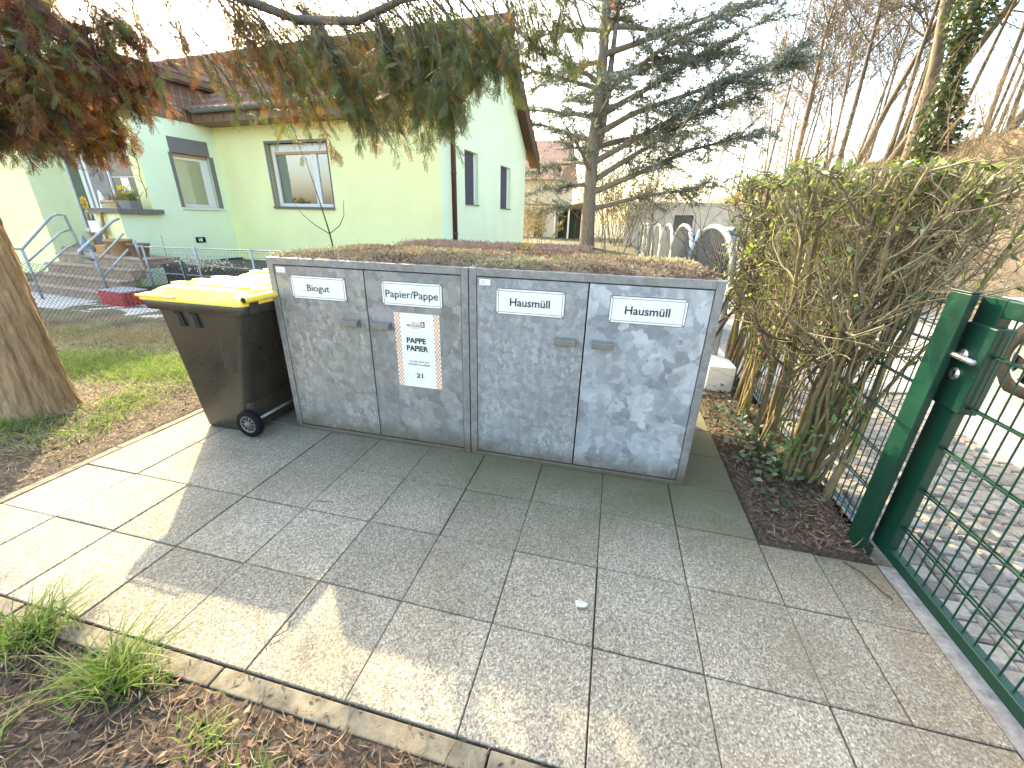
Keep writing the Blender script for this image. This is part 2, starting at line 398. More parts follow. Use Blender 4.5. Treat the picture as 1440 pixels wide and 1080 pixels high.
rd = MB(); rd.add([(4.6, -30, -.04), (10.2, -30, -.04), (10.2, 120, -.04), (4.6, 120, -.04)], [(0, 1, 2, 3)])
def m_road():
    m = NT('pale_worn_asphalt'); v = m.n('TexVoronoi'); v.inputs['Scale'].default_value = 55; m.l(m.obj(), v.inputs['Vector'])
    c = m.ramp(v.outputs['Color'], [(0, (.2, .19, .175)), (.6, (.36, .345, .32)), (1, (.5, .48, .45))]); c = m.mix(m.rng(m.noise(1.2, 5), .3, .7), c, m.mix(1, c, (.72, .7, .66), 'MULTIPLY'))
    m.base(c); m.rough(.85); m.bump(v.outputs['Distance'], .4, .006); return m.m
tag(rd.build('road', m_road()), kind='structure')
cb = MB()
ci = 0
for x in np.arange(4.68, 6.0, .105):
    ci += 1
    for y in np.arange(-2.2, 2.6, .105):
        if rng.random() < .015: continue
        yy = y+(ci % 2)*.05; a = .047+rng.uniform(-.003, .003); z = -.012+rng.uniform(-.005, .004); cx, cy = x+.05+rng.uniform(-.004, .004), yy+.05
        rg = [[(cx+sx*a*k, cy+sy*a*k, zz) for sx, sy in ((-1, -1), (1, -1), (1, 1), (-1, 1))] for k, zz in ((1, -.05), (1, z-.012), (.82, z))]
        cb.loft(rg, 0, True, False)
M_cob = NT('cobble_stone'); isl = M_cob.n('NewGeometry').outputs['Random Per Island']
M_cob.base(M_cob.mix(1, M_cob.ramp(isl, [(0, (.24, .2, .165)), (1, (.46, .41, .34))]), M_cob.ramp(M_cob.noise(60, 4), [(.3, (.6, .6, .6)), (.7, (1, 1, 1))]), 'MULTIPLY')); M_cob.rough(.8); M_cob.bump(M_cob.noise(70, 4), .4, .005); M_cob = M_cob.m
tag(cb.build('cobblestone_strip', M_cob), kind='structure')
# railway embankment
BX = [9.8, 10.6, 11.4, 12.2, 13.2, 15, 22, 40]; BZ = [0, 1.35, 2.75, 3.75, 4.0, 4.0, 3.6, 3.0]
by = list(np.arange(-12, 80, .7)); bx = np.interp(np.linspace(0, 7, 36), range(8), BX); bz = np.interp(bx, BX, BZ)
V = [(x, y, z-.06+.22*fbm(x, y, .7)*min(1, (x-9.7)/.8)) for y in by for x, z in zip(bx, bz)]; nb = len(bx)
F = [(j*nb+i, j*nb+i+1, (j+1)*nb+i+1, (j+1)*nb+i) for j in range(len(by)-1) for i in range(nb-1)]
M_bank = simple('dry_grass_bank', (.27, .21, .135), .95, scale=2.5, bump=.8, bscale=30, bdist=.05, c2=(.16, .12, .065))
tag(npmesh('embankment', V, F, M_bank, smooth=True), kind='structure')
def bank_z(x, y): return float(np.interp(x, BX, BZ))-.06

# ------------------------------------------------------------------ bin cabinets
YF = .389; HZ = 1.246; DEP = 1.11
def sign_geo(mb, cx, cz, w_, h_, y, txt, tw, th, bold):
    """enamel plate with dark line border, screws and lettering"""
    mb.box((cx-w_/2, y-.004, cz-h_/2), (cx+w_/2, y, cz+h_/2), 0)
    mb.box((cx-w_/2-.003, y-.0022, cz-h_/2-.003), (cx+w_/2+.003, y+.0005, cz+h_/2+.003), 1)
    t = .0022; i = .010
    for (a, b) in (((cx-w_/2+i, cz-h_/2+i), (cx+w_/2-i, cz-h_/2+i+t)), ((cx-w_/2+i, cz+h_/2-i-t), (cx+w_/2-i, cz+h_/2-i)),
                   ((cx-w_/2+i, cz-h_/2+i+t), (cx-w_/2+i+t, cz+h_/2-i-t)), ((cx+w_/2-i-t, cz-h_/2+i+t), (cx+w_/2-i, cz+h_/2-i-t))):
        mb.box((a[0], y-.0048, a[1]), (b[0], y-.0035, b[1]), 1)
    for sx in (-1, 1):
        for sz in (-1, 1): mb.tube([(cx+sx*(w_/2-.006), y-.006, cz+sz*(h_/2-.006)), (cx+sx*(w_/2-.006), y-.001, cz+sz*(h_/2-.006))], .0042, 8, 1)
    put_text(mb, txt, cx, cz-th*.5, tw, y-.0062, 1, bold, th)

def cabinet(label, x0, x1, doors):
    W = x1-x0; root = thing('bin_cabinet', label, 'bin cabinet', (x0, YF, 0), 0, 'galvanised bin cabinets')
    b = MB(); fr = .045
    b.box((0, 0, .0), (fr, .05, HZ)); b.box((W-fr, 0, .0), (W, .05, HZ))
    b.box((fr+.0005, .0005, HZ-.044), (W-fr-.0005, .05, HZ)); b.box((fr+.0005, -.004, .0), (W-fr-.0005, .05, .028))
    b.box((0.001, .0505, 0), (.02, DEP, HZ-.002)); b.box((W-.02, .0505, 0), (W-.001, DEP, HZ-.002)); b.box((.0205, DEP-.02, 0), (W-.0205, DEP, HZ-.002))
    b.box((.0205, .051, HZ-.05), (W-.0205, DEP-.0205, HZ-.04))
    b.build('body', M_galv_frame, root, bevel=.003)
    d = MB(); d.box((fr-.002, .047, .02), (W-fr+.002, .06, HZ-.046)); d.build('gap_shade_sheet', M_dark, root)  # near-black sheet behind the doors paints the shade in their gaps
    for (a, c, mt, txt, tw, th, bold, hx, lab, poster, sx) in doors:
        a -= x0; c -= x0; dm = MB(); dm.box((a, .006, .034), (c, .03, HZ-.05)); do = dm.build('door', mt, root, bevel=.002)
        do['label'] = lab
        h = MB(); hx -= x0; h.cbox((hx, -.001, .856), (.122, .012, .052)); h.cbox((hx, -.02, .872), (.122, .034, .008)); h.cbox((hx, -.036, .858), (.122, .006, .034))
        for s_ in (-1, 1): h.cbox((hx+s_*.058, -.018, .857), (.005, .03, .03))
        h.build('handle', M_steel, do, bevel=.0015)
        s = MB(); sx -= x0; sign_geo(s, sx, 1.066, .398, .144, .006, txt, tw, th, bold); s.build('sign_plate', [M_white, M_black], do)
        if poster:
            p = MB(); px_, pz, pw, ph = 1.950-x0, .701, .308, .498; y = .0045
            p.box((px_-pw/2, y, pz-ph/2), (px_+pw/2, .0062, pz+ph/2), 0)
            nr = 34; q = ph/nr
            for side in (-1, 1):
                for c_ in range(4):
                    for r_ in range(nr):
                        if (c_+r_) % 2: continue
                        xx = px_+side*(pw/2-.0015)-(c_+(1 if side > 0 else 0))*.0095*side if side < 0 else px_+pw/2-.0015-(c_+1)*.0095
                        if side < 0: xx = px_-pw/2+.0015+c_*.0095
                        z0 = pz-ph/2+r_*q; yy = y-.0008
                        p.add([(xx, yy, z0+.0005), (xx+.0095, yy, z0+.0005), (xx+.0095, yy, z0+q-.0005), (xx, yy, z0+q-.0005)], [(0, 1, 2, 3)], 2)
            yy = y-.0012
            put_text(p, 'BERLIN', px_-.005, pz+.182, .05, yy, 2, .004, .0125); put_text(p, 'RECYCLING', px_-.022, pz+.164, .092, yy, 1, .012, .0145)
            put_text(p, 'SEIT 1994', px_-.01, pz+.152, .045, yy, 1, 0, .0075)
            ex, ez = px_+.041, pz+.18
            p.add([(ex+math.cos(t)*(.013), yy, ez+math.sin(t)*.019) for t in np.linspace(0, 2*math.pi, 16, False)][::-1], [tuple(range(16))][::-1], 3)
            p.box((ex-.0135, yy-.0004, ez-.016), (ex+.0135, yy-.0001, ez+.02), 3); put_text(p, 'B', ex, ez-.010, .014, yy-.001, 0, .03, .023)
            put_text(p, 'PAPPE', px_-.01, pz+.056, .133, yy, 1, .035, .036); put_text(p, 'PAPIER', px_-.005, pz+.004, .15, yy, 1, .035, .036)
            put_text(p, 'Tel.: 030 - 60 97 20-0', px_, pz-.075, .138, yy, 1, .01, .0125); put_text(p, 'www.berlin-recycling.de', px_, pz-.094, .154, yy, 1, .01, .0125)
            cz = pz-.165; rr = []
            for k in range(32):
                t = k*2*math.pi/32; rr += [(px_+.033*math.cos(t), yy, cz+.033*math.sin(t)), (px_+.0316*math.cos(t), yy, cz+.0316*math.sin(t))]
            p.add(rr, [(2*k, 2*((k+1) % 32), 2*((k+1) % 32)+1, 2*k+1) for k in range(32)], 4); put_text(p, '21', px_, cz-.0155, .044, yy, 1, .03, .031)
            p.build('poster', [M_white, M_black, M_orange, M_redp, M_greyp], do)
    st = MB(); st.box((fr+.018, .0042, HZ-.094), (fr+.085, .0062, HZ-.06), 0)
    for k in range(3): st.box((fr+.026, .0036, HZ-.087+k*.008), (fr+.05+.008*k, .0043, HZ-.084+k*.008), 1)
    st.build('sticker', [M_white, M_greyp], root)
    # planted roof: gravelly substrate + sedum clumps
    nxg, nyg = 70, 50; gx = np.linspace(.012, W-.012, nxg); gy = np.linspace(.022, DEP-.012, nyg); V = []
    for yy in gy:
        for xx in gx:
            e = min(xx-.012, W-.012-xx, yy-.022, DEP-.012-yy); V.append((xx, yy, HZ-.004+.022*min(1, e/.08)+max(0, .014*fbm(xx+x0, yy, 5)+.008*fbm(xx, yy, 19))*min(1, e/.03)))
    F = [(j*nxg+i, j*nxg+i+1, (j+1)*nxg+i+1, (j+1)*nxg+i) for j in range(nyg-1) for i in range(nxg-1)]
    rf = npmesh('green_roof', V, F, M_substrate, root, smooth=True)
    n = 9000; px_ = rng.uniform(.015, W-.015, n); py = rng.uniform(.006, DEP-.015, n); e = np.minimum.reduce([px_-.012, W-.012-px_, py-.012, DEP-.012-py]).clip(0, .08)
    P = np.stack([px_, py, HZ+.004+.16*e+rng.uniform(0, .01, n)], 1); D = rdir(n); D[:, 2] = np.abs(D[:, 2])*.7+.1
    Vl, Fl = leafquads(P, D, rng.uniform(.012, .036, n), rng.uniform(.006, .014, n))
    g_ = (np.array([fbm(a+x0, b, 2.2) for a, b in zip(px_, py)])*1.0+.45+rng.normal(size=n)*.2).clip(0, 1)
    npmesh('sedum', Vl, Fl, M_sedum, rf, tone=np.repeat(g_, 4))
    return root
M_substrate = simple('roof_substrate', (.13, .10, .07), .95, var=.5, scale=30, bump=.6)
M_sedum = leafmat('dry_sedum', [(.12, .075, .055), (.29, .23, .155), (.24, .18, .13), (.15, .16, .055), (.38, .34, .22)], .25, .8, attr=True)
cabinet('grey galvanised bin cabinet with Biogut and Papier/Pappe doors, beside the yellow lidded bins', .908, 2.297,
        [(.956, 1.606, M_galv_a, 'Biogut', .165, .042, .004, 1.487, 'galvanised door with Biogut sign', False, 1.271),
         (1.614, 2.249, M_galv_b, 'Papier/Pappe', .352, .046, .004, 1.712, 'galvanised door with Papier/Pappe sign and paper recycling poster', True, 1.929)])
cabinet('grey galvanised bin cabinet with two Hausmüll doors, next to the hedge', 2.303, 3.687,
        [(2.351, 2.995, M_galv_c, 'Hausmüll', .235, .045, .012, 2.892, 'fine spangled galvanised door with Hausmüll sign', False, 2.671),
         (3.003, 3.639, M_galv_d, 'Hausmüll', .235, .045, .012, 3.108, 'door with large bright zinc spangle pattern and Hausmüll sign', False, 3.322)])

# ------------------------------------------------------------------ wheelie bins
def rrect(x0, x1, y0, y1, r, z, n=5, zf=None):
    out = []
    for cx, cy, a0 in ((x1-r, y1-r, 0), (x0+r, y1-r, 90), (x0+r, y0+r, 180), (x1-r, y0+r, 270)):
        for k in range(n+1):
            a = R(a0+90*k/n); x, y = cx+r*math.cos(a), cy+r*math.sin(a); out.append((x, y, z if zf is None else zf(x, y)))
    return out
def make_bin(label, loc, rz):
    root = thing('wheelie_bin', label, 'wheelie bin', loc, rz, 'yellow lidded wheelie bins')
    # local: front (opening edge) at -x, hinge and wheels at +x, width along y (0..0.58)
    b = MB(); prof = [(0, .255, .62, .055, .525), (.012, .245, .635, .045, .535), (.10, .235, .655, .04, .54), (.45, .20, .73, .025, .555), (.86, .155, .835, .008, .572), (.905, .145, .85, .003, .577)]
    b.loft([rrect(a, c, d, e, .05, z) for z, a, c, d, e in prof], 0, True, True)
    b.build('body', M_bin, root)
    r = MB(); r.loft([rrect(a, c, d, e, .045, z) for z, a, c, d, e in [(.895, .10, .872, -.012, .592), (.9, .085, .885, -.02, .6), (.948, .075, .892, -.024, .604), (.955, .08, .888, -.02, .6)]], 0, True, True)
    r.box((.845, .03, .905), (.905, .10, .99)); r.box((.845, .48, .905), (.905, .55, .99)); r.build('rim', M_bin, root)
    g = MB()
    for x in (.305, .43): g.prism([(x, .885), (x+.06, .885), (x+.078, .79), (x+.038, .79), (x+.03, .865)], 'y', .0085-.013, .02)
    g.build('pocket_shade_plate', M_dark, root)  # near-black plates on the side paint the shade of grip recesses
    ld = MB(); pr = [(.957, .055, .90, -.03, .61, .05), (.985, .05, .905, -.034, .614, .055), (.992, .056, .90, -.028, .608, .06), (1.0, .10, .885, .0, .58, .08), (1.03, .145, .86, .03, .55, .09), (1.046, .20, .83, .07, .51, .1), (1.052, .28, .78, .13, .45, .1)]
    ld.loft([rrect(a, c, d, e, q, z, 6) for z, a, c, d, e, q in pr], 0, True, True)
    for k in range(3): ld.loft([rrect(.2, .82, .1+.15*k, .18+.15*k, .035, z) for z in (1.04, 1.058)], 0, True, True)
    ld.build('lid', M_lid, root)
    lh = MB(); lh.tube([(.07, -.03, .985), (.1, -.052, .99), (.38, -.054, .99), (.4, -.03, .99)], .0085, 8); lh.build('lid_grip', M_lid, root)
    hb = MB(); hb.tube([(.93, -.035, 1.005), (.93, .615, 1.005)], .021, 14, 0, False); hb.tube([(.93, -.033, 1.005), (.93, .613, 1.005)], .015, 14, 1, True)
    for y in (.0, .56): hb.tube([(.93, y, 1.005), (.87, y+.01, .985), (.80, y+.01, 1.0)], [.02, .02, .016], 10)
    hb.build('handle_bar', [M_lid, M_dark], root)
    ax = MB(); ax.tube([(.70, .0, .10), (.70, .58, .10)], .012, 8); ax.build('axle', M_steelgalv, root)
    hs = MB(); hs.loft([rrect(.60, .70, .05, .53, .03, z) for z in (.04, .06, .2, .24)], 0); hs.build('axle_housing', M_bin, root)
    for y in (.012, .53):
        ty = MB(); ring = []
        for (rr, yy) in ((.066, -.022), (.092, -.026), (.1, -.016), (.1, .016), (.092, .026), (.066, .022)): ring.append([(.70+rr*math.cos(t), y+yy, .10+rr*math.sin(t)) for t in np.linspace(0, 2*math.pi, 28, False)])
        ty.loft(ring, 0, False, True); wo = ty.build('wheel', M_rubber, root)
        rm = MB(); rm.loft([[(.70+rr*math.cos(t), y+yy, .10+rr*math.sin(t)) for t in np.linspace(0, 2*math.pi, 24, False)] for rr, yy in ((.066, .02), (.066, -.02), (.06, -.023), (.056, -.014))], 0, False, True)
        for k in range(10):
            a = 2*math.pi*k/10; rm.bar((.70+.02*math.cos(a), y-.016, .10+.02*math.sin(a)), (.70+.058*math.cos(a), y-.014, .10+.058*math.sin(a)), .005, .008)
        rm.tube([(.70, y-.03, .1), (.70, y+.02, .1)], .02, 12); rm.tube([(.70, y-.004, .1), (.70, y+.004, .1)], .0655, 24, 1); rm.build('rim_spokes', [simple('wheel_grey', (.13, .13, .13), .5) if 'wheel_grey' not in bpy.data.materials else bpy.data.materials['wheel_grey'], M_dark], wo)
    return root
bin1 = make_bin('dark wheelie bin with yellow lid in front, wheel side towards the pavement', (0, .165, .003), R(0))
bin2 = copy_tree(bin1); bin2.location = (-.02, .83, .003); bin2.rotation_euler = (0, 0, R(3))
bin2['label'] = 'yellow lidded wheelie bin mostly hidden behind the front bin'
# ------------------------------------------------------------------ house (local x along the front, y into the house)
HR = R(-6); HO = (-.1, 6.405, 0)
hs = thing('house', 'yellow and mint green rendered house with brown tiled roof', 'house', HO, HR)
def wall_open(mb, x0, x1, z0, z1, y0, y1, holes, ax='x', mi=0):
    """wall slab with rectangular holes (a,b,c,d) = along-range, z-range; ax is the along axis"""
    cuts = sorted({x0, x1, *[h[0] for h in holes], *[h[1] for h in holes]})
    for a, b in zip(cuts, cuts[1:]):
        zs = [(z0, z1)]
        for h in holes:
            if h[0] <= a and h[1] >= b: zs = [(z0, h[2]), (h[3], z1)]
        for c, d in zs:
            if ax == 'x': mb.box((a, y0, c), (b, y1, d), mi)
            else: mb.box((y0, a, c), (y1, b, d), mi)
WA = (-4.64, -2.98, 1.66, 2.94)
m = MB(); wall_open(m, -6.1697, -.28, 0, 3.5, 0, .3, [WA]); m.build('front_wall', M_yellow, hs)
m = MB(); G1 = (.51, 1.18, 1.77, 2.8); G2 = (2.54, 3.27, 1.75, 2.74)
wall_open(m, 0, 4.5, 0, 3.3, -.28, 0, [G1, G2], 'y'); m.prism([(0, 3.3), (4.5, 3.3), (2.25, 5.2)], 'x', -.28, 0); m.build('gable_wall', M_mint, hs)
def window_front(x0, x1, z0, z1, y=0, split=None, shutter=.0, parent=hs):
    f = MB(); t = .075; yy = y-.012
    for a, b in (((x0-.03, yy, z1), (x1+.03, y+.16, z1+.05)), ((x0-.06, yy, z0-.05), (x0, y+.16, z1+.05)), ((x1, yy, z0-.05), (x1+.03, y+.16, z1+.05))): f.box(a, b, 0)
    f.box((x0-.06, y-.05, z0-.045), (x1+.03, y+.16, z0), 1); fo = f.build('window', [M_grey_sur, M_stone], parent)
    w_ = MB(); ya, yb = y+.10, y+.15; zt = z1-.16
    w_.box((x0+.001, ya, zt), (x1-.001, yb, z1-.001), 0); w_.box((x0+.12, ya-.012, zt-.05), (x1-.02, ya-.001, zt+.005), 1)
    w_.box((x0+.001, ya, z0+.001), (x0+.09, yb, zt), 0); w_.box((x1-.06, ya, z0+.001), (x1-.001, yb, zt), 0); w_.box((x0+.09, ya, z0+.001), (x1-.06, yb, z0+.07), 0)
    sp = x0+(x1-x0)*(split or .7); w_.box((sp-.07, ya-.004, z0+.07), (sp+.07, yb, zt), 0)
    w_.build('frame', [M_wfr, M_tan], fo, bevel=.006)
    g = MB(); g.box((x0+.08, y+.125, z0+.05), (x1-.05, y+.131, zt)); g.build('pane', M_glass, fo)
    c = MB(); c.box((x0, y+.32, z0), (x1, y+.34, z1), 1)
    n = 24; xa, xb = x0+(x1-x0)*.24, x1-.08; c.loft([[(xa+(xb-xa)*i/n, y+.24+.012*math.sin(i*1.9), z) for i in range(n+1)]+[(xb, y+.27, z), (xa, y+.27, z)] for z in (z0+.03, z1-.1)], 0, True, False)
    c.build('curtain', [M_curt, M_room], fo); return fo
window_front(*WA[:2], *WA[2:], split=.72)
for a, b, c, d in (G1, G2):
    f = MB(); f.box((-.14, a, c), (-.1, b, d), 0); f.box((-.1, a, c), (-.085, a+.1, d), 1); f.box((-.1, b-.05, c), (-.085, b, d), 1); f.box((-.1, a, c), (.035, b, c+.02), 2)
    for k in range(18): f.box((-.1, a+.1, c+.03+k*(d-c-.04)/18), (-.09, b-.05, c+.03+(k+.86)*(d-c-.04)/18), 0)
    f.build('shuttered_window', [M_blue_sh, M_wfr, M_stone], hs)
# porch block: mint side wall with a window, yellow pillar end
PX = -6.17; SW = (-1.07, -.27, 1.58, 2.93)
m = MB(); wall_open(m, -1.72, .28, 0, 3.3, PX-.30, PX, [SW], 'y'); m.box((PX-.31, -1.735, 1.0), (PX-.004, -1.72, 3.3), 1); pw = m.build('porch_wall', [M_mint, M_yellow], hs)
f = MB(); a, b, c, d = SW
for q0, q1 in (((PX-.14, a-.03, d-.26), (PX+.012, b+.03, d+.04)), ((PX-.14, a-.07, c), (PX+.012, a, d-.26)), ((PX-.14, b, c), (PX+.012, b+.1, d-.26))): f.box(q0, q1, 0)
f.box((PX-.14, a-.07, c-.04), (PX+.05, b+.1, c), 1); fo = f.build('window', [M_grey_sur, M_wfr], hs)
f = MB(); zt = d-.26; f.box((PX-.13, a, zt-.07), (PX-.07, b, zt-.005), 1); f.box((PX-.13, a, zt-.12), (PX-.08, b, zt-.07), 0)
for q0, q1 in (((a, c), (a+.06, zt-.12)), ((b-.16, c), (b, zt-.12)), ((a+.06, c), (b-.16, c+.07))): f.box((PX-.13, q0[0], q0[1]), (PX-.085, q1[0], q1[1]), 0)
f.build('frame', [M_wfr, M_tan], fo, bevel=.005)
f = MB(); f.box((PX-.115, a+.05, c+.05), (PX-.109, b-.15, zt-.1)); f.build('pane', M_glass, fo)
f = MB(); f.box((PX-.295, a, c), (PX-.28, b, d), 1); f.box((PX-.2, a+.02, c+.05), (PX-.18, a+.40, zt-.1), 0); f.build('curtain', [M_curt, M_room], fo)
f = MB(); f.box((PX, -1.02, .83), (PX+.02, -.80, .95), 0); f.box((PX+.018, -.93, .855), (PX+.026, -.88, .925), 1); f.box((PX+.018, -.965, .855), (PX+.026, -.945, .925), 1); f.build('wall_vent', [M_dark, M_white], hs, bevel=.004)
# cladding above the porch, flat roof
m = MB(); m.box((PX-.6, -1.80, 3.305), (PX+.03, .55, 4.0), 0)
for k in range(14):
    y = -1.75+k*.165; m.bar((PX+.031, y, 3.31), (PX+.031, y+.02, 3.99), .006, .006, 1)
for z in (3.53, 3.76): m.bar((PX+.0312, -1.8, z), (PX+.0312, .5, z), .005, .005, 1)
m.box((-9.0, -1.80, 3.305), (PX-.601, -1.6, 4.0), 0); m.build('brown_cladding', [M_brown, M_grout], hs)
m = MB(); m.box((-9.2, -2.0, 3.985), (PX+.2, .9, 4.03), 1); m.box((-9.2, -2.02, 4.03), (PX+.22, .92, 4.15), 0); m.box((-9.22, -2.04, 4.15), (PX+.24, .94, 4.17), 2); m.build('porch_roof', [M_brown, M_brown_d, M_gutter], hs)
# entrance front: door, side panes
ye = -1.62
m = MB(); m.box((-8.93, ye+.03, .68), (PX-.3, ye+.08, 3.3), 0)
m.box((-8.92, ye-.02, 2.72), (PX-.31, ye+.03, 2.85), 0); m.build('entrance_panel', M_grey_sur, hs)
f = MB()
for q0, q1 in (((-8.92, 1.0), (-8.86, 2.72)), ((-8.42, 1.0), (-8.30, 2.72)), ((-8.86, 1.0), (-8.42, 1.08)), ((-8.86, 2.64), (-8.42, 2.72))): f.box((q0[0], ye-.03, q0[1]), (q1[0], ye+.03, q1[1]), 0)
fo = f.build('window', M_wfr, hs)
f = MB(); f.box((-8.86, ye, 1.08), (-8.42, ye+.006, 2.64)); f.build('pane', simple('dark_pane', (.10, .12, .09), .12), fo)
f = MB()
for k in range(8):
    t = k*math.pi/4; cx, cz = -8.66+.085*math.cos(t), 1.62+.085*math.sin(t); f.tube([(cx, ye-.012, cz), (cx, ye-.004, cz)], .062, 10, 0)
f.tube([(-8.66, ye-.03, 1.62), (-8.66, ye-.004, 1.62)], .05, 12, 1); f.tube([(-8.66, ye-.01, 1.36), (-8.66, ye-.003, 1.36)], .12, 10, 2); f.build('flower_decoration', [simple('pale_yellow', (.8, .55, .12), .7), M_orange, simple('pale_pot', (.5, .5, .42), .8)], fo)
f = MB(); f.box((-8.29, ye-.03, .69), (-7.55, ye+.02, 2.72), 0); f.box((-8.2, ye-.036, .8), (-8.12, ye-.03, 2.6), 1); f.box((-7.54, ye-.05, .69), (-7.47, ye+.02, 2.72), 0); do = f.build('door', [simple('grey_door', (.25, .23, .21), .5), M_wfr], hs)
f = MB(); f.tube([(-7.64, ye-.07, 1.55), (-7.64, ye-.07, 1.85)], .012, 8); f.tube([(-7.64, ye-.07, 1.6), (-7.64, ye-.02, 1.6)], .01, 6); f.build('handle', M_steelgalv, do)
f = MB(); f.box((-7.45, ye-.01, .69), (-6.49, ye+.02, 2.72), 0); f.box((-7.45, ye-.04, .69), (-7.41, ye-.01, 2.72), 1); f.box((-7.1, ye-.018, 1.75), (-6.85, ye-.011, 2.13), 2); f.box((-7.1, ye-.018, 1.35), (-6.85, ye-.011, 1.73), 2)
for z in (1.74, 2.14): f.box((-7.41, ye-.016, z), (-6.49, ye-.0105, z+.012), 1)
f.build('side_light', [simple('dark_pane_side', (.13, .125, .11), .15), M_wfr, M_white], hs)
# parapet with stone cap
m = MB(); m.box((-6.93, -2.35, 0), (PX, -1.7352, 1.43), 0); m.box((-6.93, -2.362, .0), (PX-.004, -2.351, 1.43), 1); m.build('parapet', [M_mint, M_yellow], hs)
m = MB()
for k in range(2):
    m.box((-7.0+k*.47, -2.43, 1.431), (-7.0+k*.47+.465, -1.738, 1.52))
m.box((-6.06, -2.43, 1.431), (-6.05, -1.6, 1.519)); m.box((PX+.003, -1.737, 1.431), (-6.06, -1.6, 1.519)); m.build('parapet_cap', M_stone, hs, bevel=.006)
m = MB(); m.box((-13.4, 4.2, 0), (-.281, 4.45, 3.3)); m.build('rear_wall', M_yellow, hs)
# left wing
m = MB(); m.box((-13.5, -2.3, 0), (-8.935, 1.0, 3.3), 1); m.box((-13.5, -2.312, 0), (-8.94, -2.301, 3.3), 0); m.build('wing_wall', [M_yellow, simple('pale_green_render', (.78, .82, .48), .9, var=.05)], hs)
m = MB(); m.box((-13.6, -2.7, 3.305), (-8.7, 1.2, 3.5)); m.build('wing_eave', M_brown, hs)
# main roof
def roof_face(y0, z0, y1, z1, x0, x1, name, mat):
    L = math.hypot(y1-y0, z1-z0); rows = int(L/.30); xs_ = np.arange(x0, x1+.01, .045); V = []
    ny, nz = -(z1-z0)/L, (y1-y0)/L
    if nz < 0: ny, nz = -ny, -nz
    for r in range(rows):
        for e, h in ((0, .055), (1, .0)):
            t = (r+e)/rows
            for x in xs_:
                hh = h+.05*(abs(math.sin(x*math.pi/.24)))+.004*math.sin(r*7+x*3); V.append((x, y0+(y1-y0)*t+ny*hh, z0+(z1-z0)*t+nz*hh))
    n = len(xs_); F = [(j*n+i, j*n+i+1, (j+1)*n+i+1, (j+1)*n+i) for j in range(2*rows-1) for i in range(n-1)]
    return npmesh(name, V, F, mat, hs)
roof_face(-.58, 3.46, 2.25, 5.42, -13, .27, 'roof', M_tile); roof_face(2.25, 5.42, 5.0, 3.1, -13, .27, 'roof', M_tile)
m = MB(); m.tube([(-13, 2.25, 5.45), (.29, 2.25, 5.45)], .11, 10); m.build('ridge_tiles', M_tile, hs)
m = MB()
for (ya, za, yb, zb) in ((-.55, 3.38, 2.25, 5.32), (5.0, 3.0, 2.25, 5.32)):
    m.prism([(ya, za), (yb, zb), (yb, zb-.26), (ya, za-.26)], 'x', .255, .29, 0); m.prism([(ya, za-.03), (yb, zb-.03), (yb, zb-.08), (ya, za-.08)], 'x', -.02, .254, 0)
m.build('verge_board', M_brown_d, hs)
m = MB(); m.box((-6.1, -.50, 3.30), (.25, -.47, 3.47), 0); m.box((-6.1, -.469, 3.30), (.25, -.005, 3.32), 0)
for k in range(20): m.box((-6.1+k*.32, -.506, 3.30), (-6.09+k*.32, -.4995, 3.47), 1)
m.build('eave_board', [M_brown, M_brown_d], hs)
m = MB(); n = 12
m.loft([[(x, -.585+.075*math.cos(a), 3.53+.075*math.sin(a)) for a in np.linspace(-math.pi, 0, n)]+[(x, -.585+.068*math.cos(a), 3.53+.068*math.sin(a)) for a in np.linspace(0, -math.pi, n)] for x in (-5.95, .28)], 0, True, False); m.build('gutter', M_gutter, hs)
m = MB(); m.tube([(.02, -.56, 3.46), (.03, -.3, 3.3), (.045, -.07, 3.15), (.045, -.07, 0)], .05, 10)
for z in (1.2, 2.3): m.tube([(.045, -.07, z), (.045, -.07, z+.03)], .058, 10)
m.build('downpipe', M_brown_d, hs)
def HW(x, y, z=0): c, s = math.cos(HR), math.sin(HR); return (HO[0]+x*c-y*s, HO[1]+x*s+y*c, z)

# steps, rails, things around the entrance
st = thing('entrance_steps', 'brown stone steps leading up to the house entrance', 'steps', HO, HR)
for i in range(4):
    m = MB(); z = .17*(i+1); y0 = -3.66+.215*i; m.box((-7.3, y0, z-.17), (-4.75, (y0+.214 if i < 3 else -2.366), z-.035)); m.box((-7.31, y0-.02, z-.0345), (-4.74, (y0+.225 if i < 3 else -2.366), z)); m.build('step' if i < 3 else 'landing', M_step, st, bevel=.006)
m = MB(); m.box((-8.92, -2.2, 0), (-6.935, -1.63, .679)); m.build('door_landing', M_step, st)
def rail(name, label, pts_list, posts):
    o = thing(name, label, 'handrail', HO, HR)
    for i, (p, r) in enumerate(pts_list):
        m = MB(); m.tube(p, r, 10); m.build('top_rail' if i == 0 else 'mid_rail', M_steelgalv, o)
    for p, q in posts:
        m = MB(); m.tube([p, q], .02, 10); m.build('post', M_steelgalv, o)
x = -6.05
rail('handrail', 'grey steel handrail on the left of the steps, ending in a bend', [([(x, -4.1, .86), (x, -3.97, .85), (x, -3.45, 1.36), (x, -3.36, 1.40), (x, -3.26, 1.38), (x, -3.22, .95), (x, -3.2, .70)], .021), ([(x, -3.95, .65), (x, -3.4, 1.10), (x, -3.27, 1.14)], .015), ([(x, -3.94, .40), (x, -3.4, .84), (x, -3.23, .90)], .015)], [((x, -3.96, .0), (x, -3.97, .85))])
x = -4.78
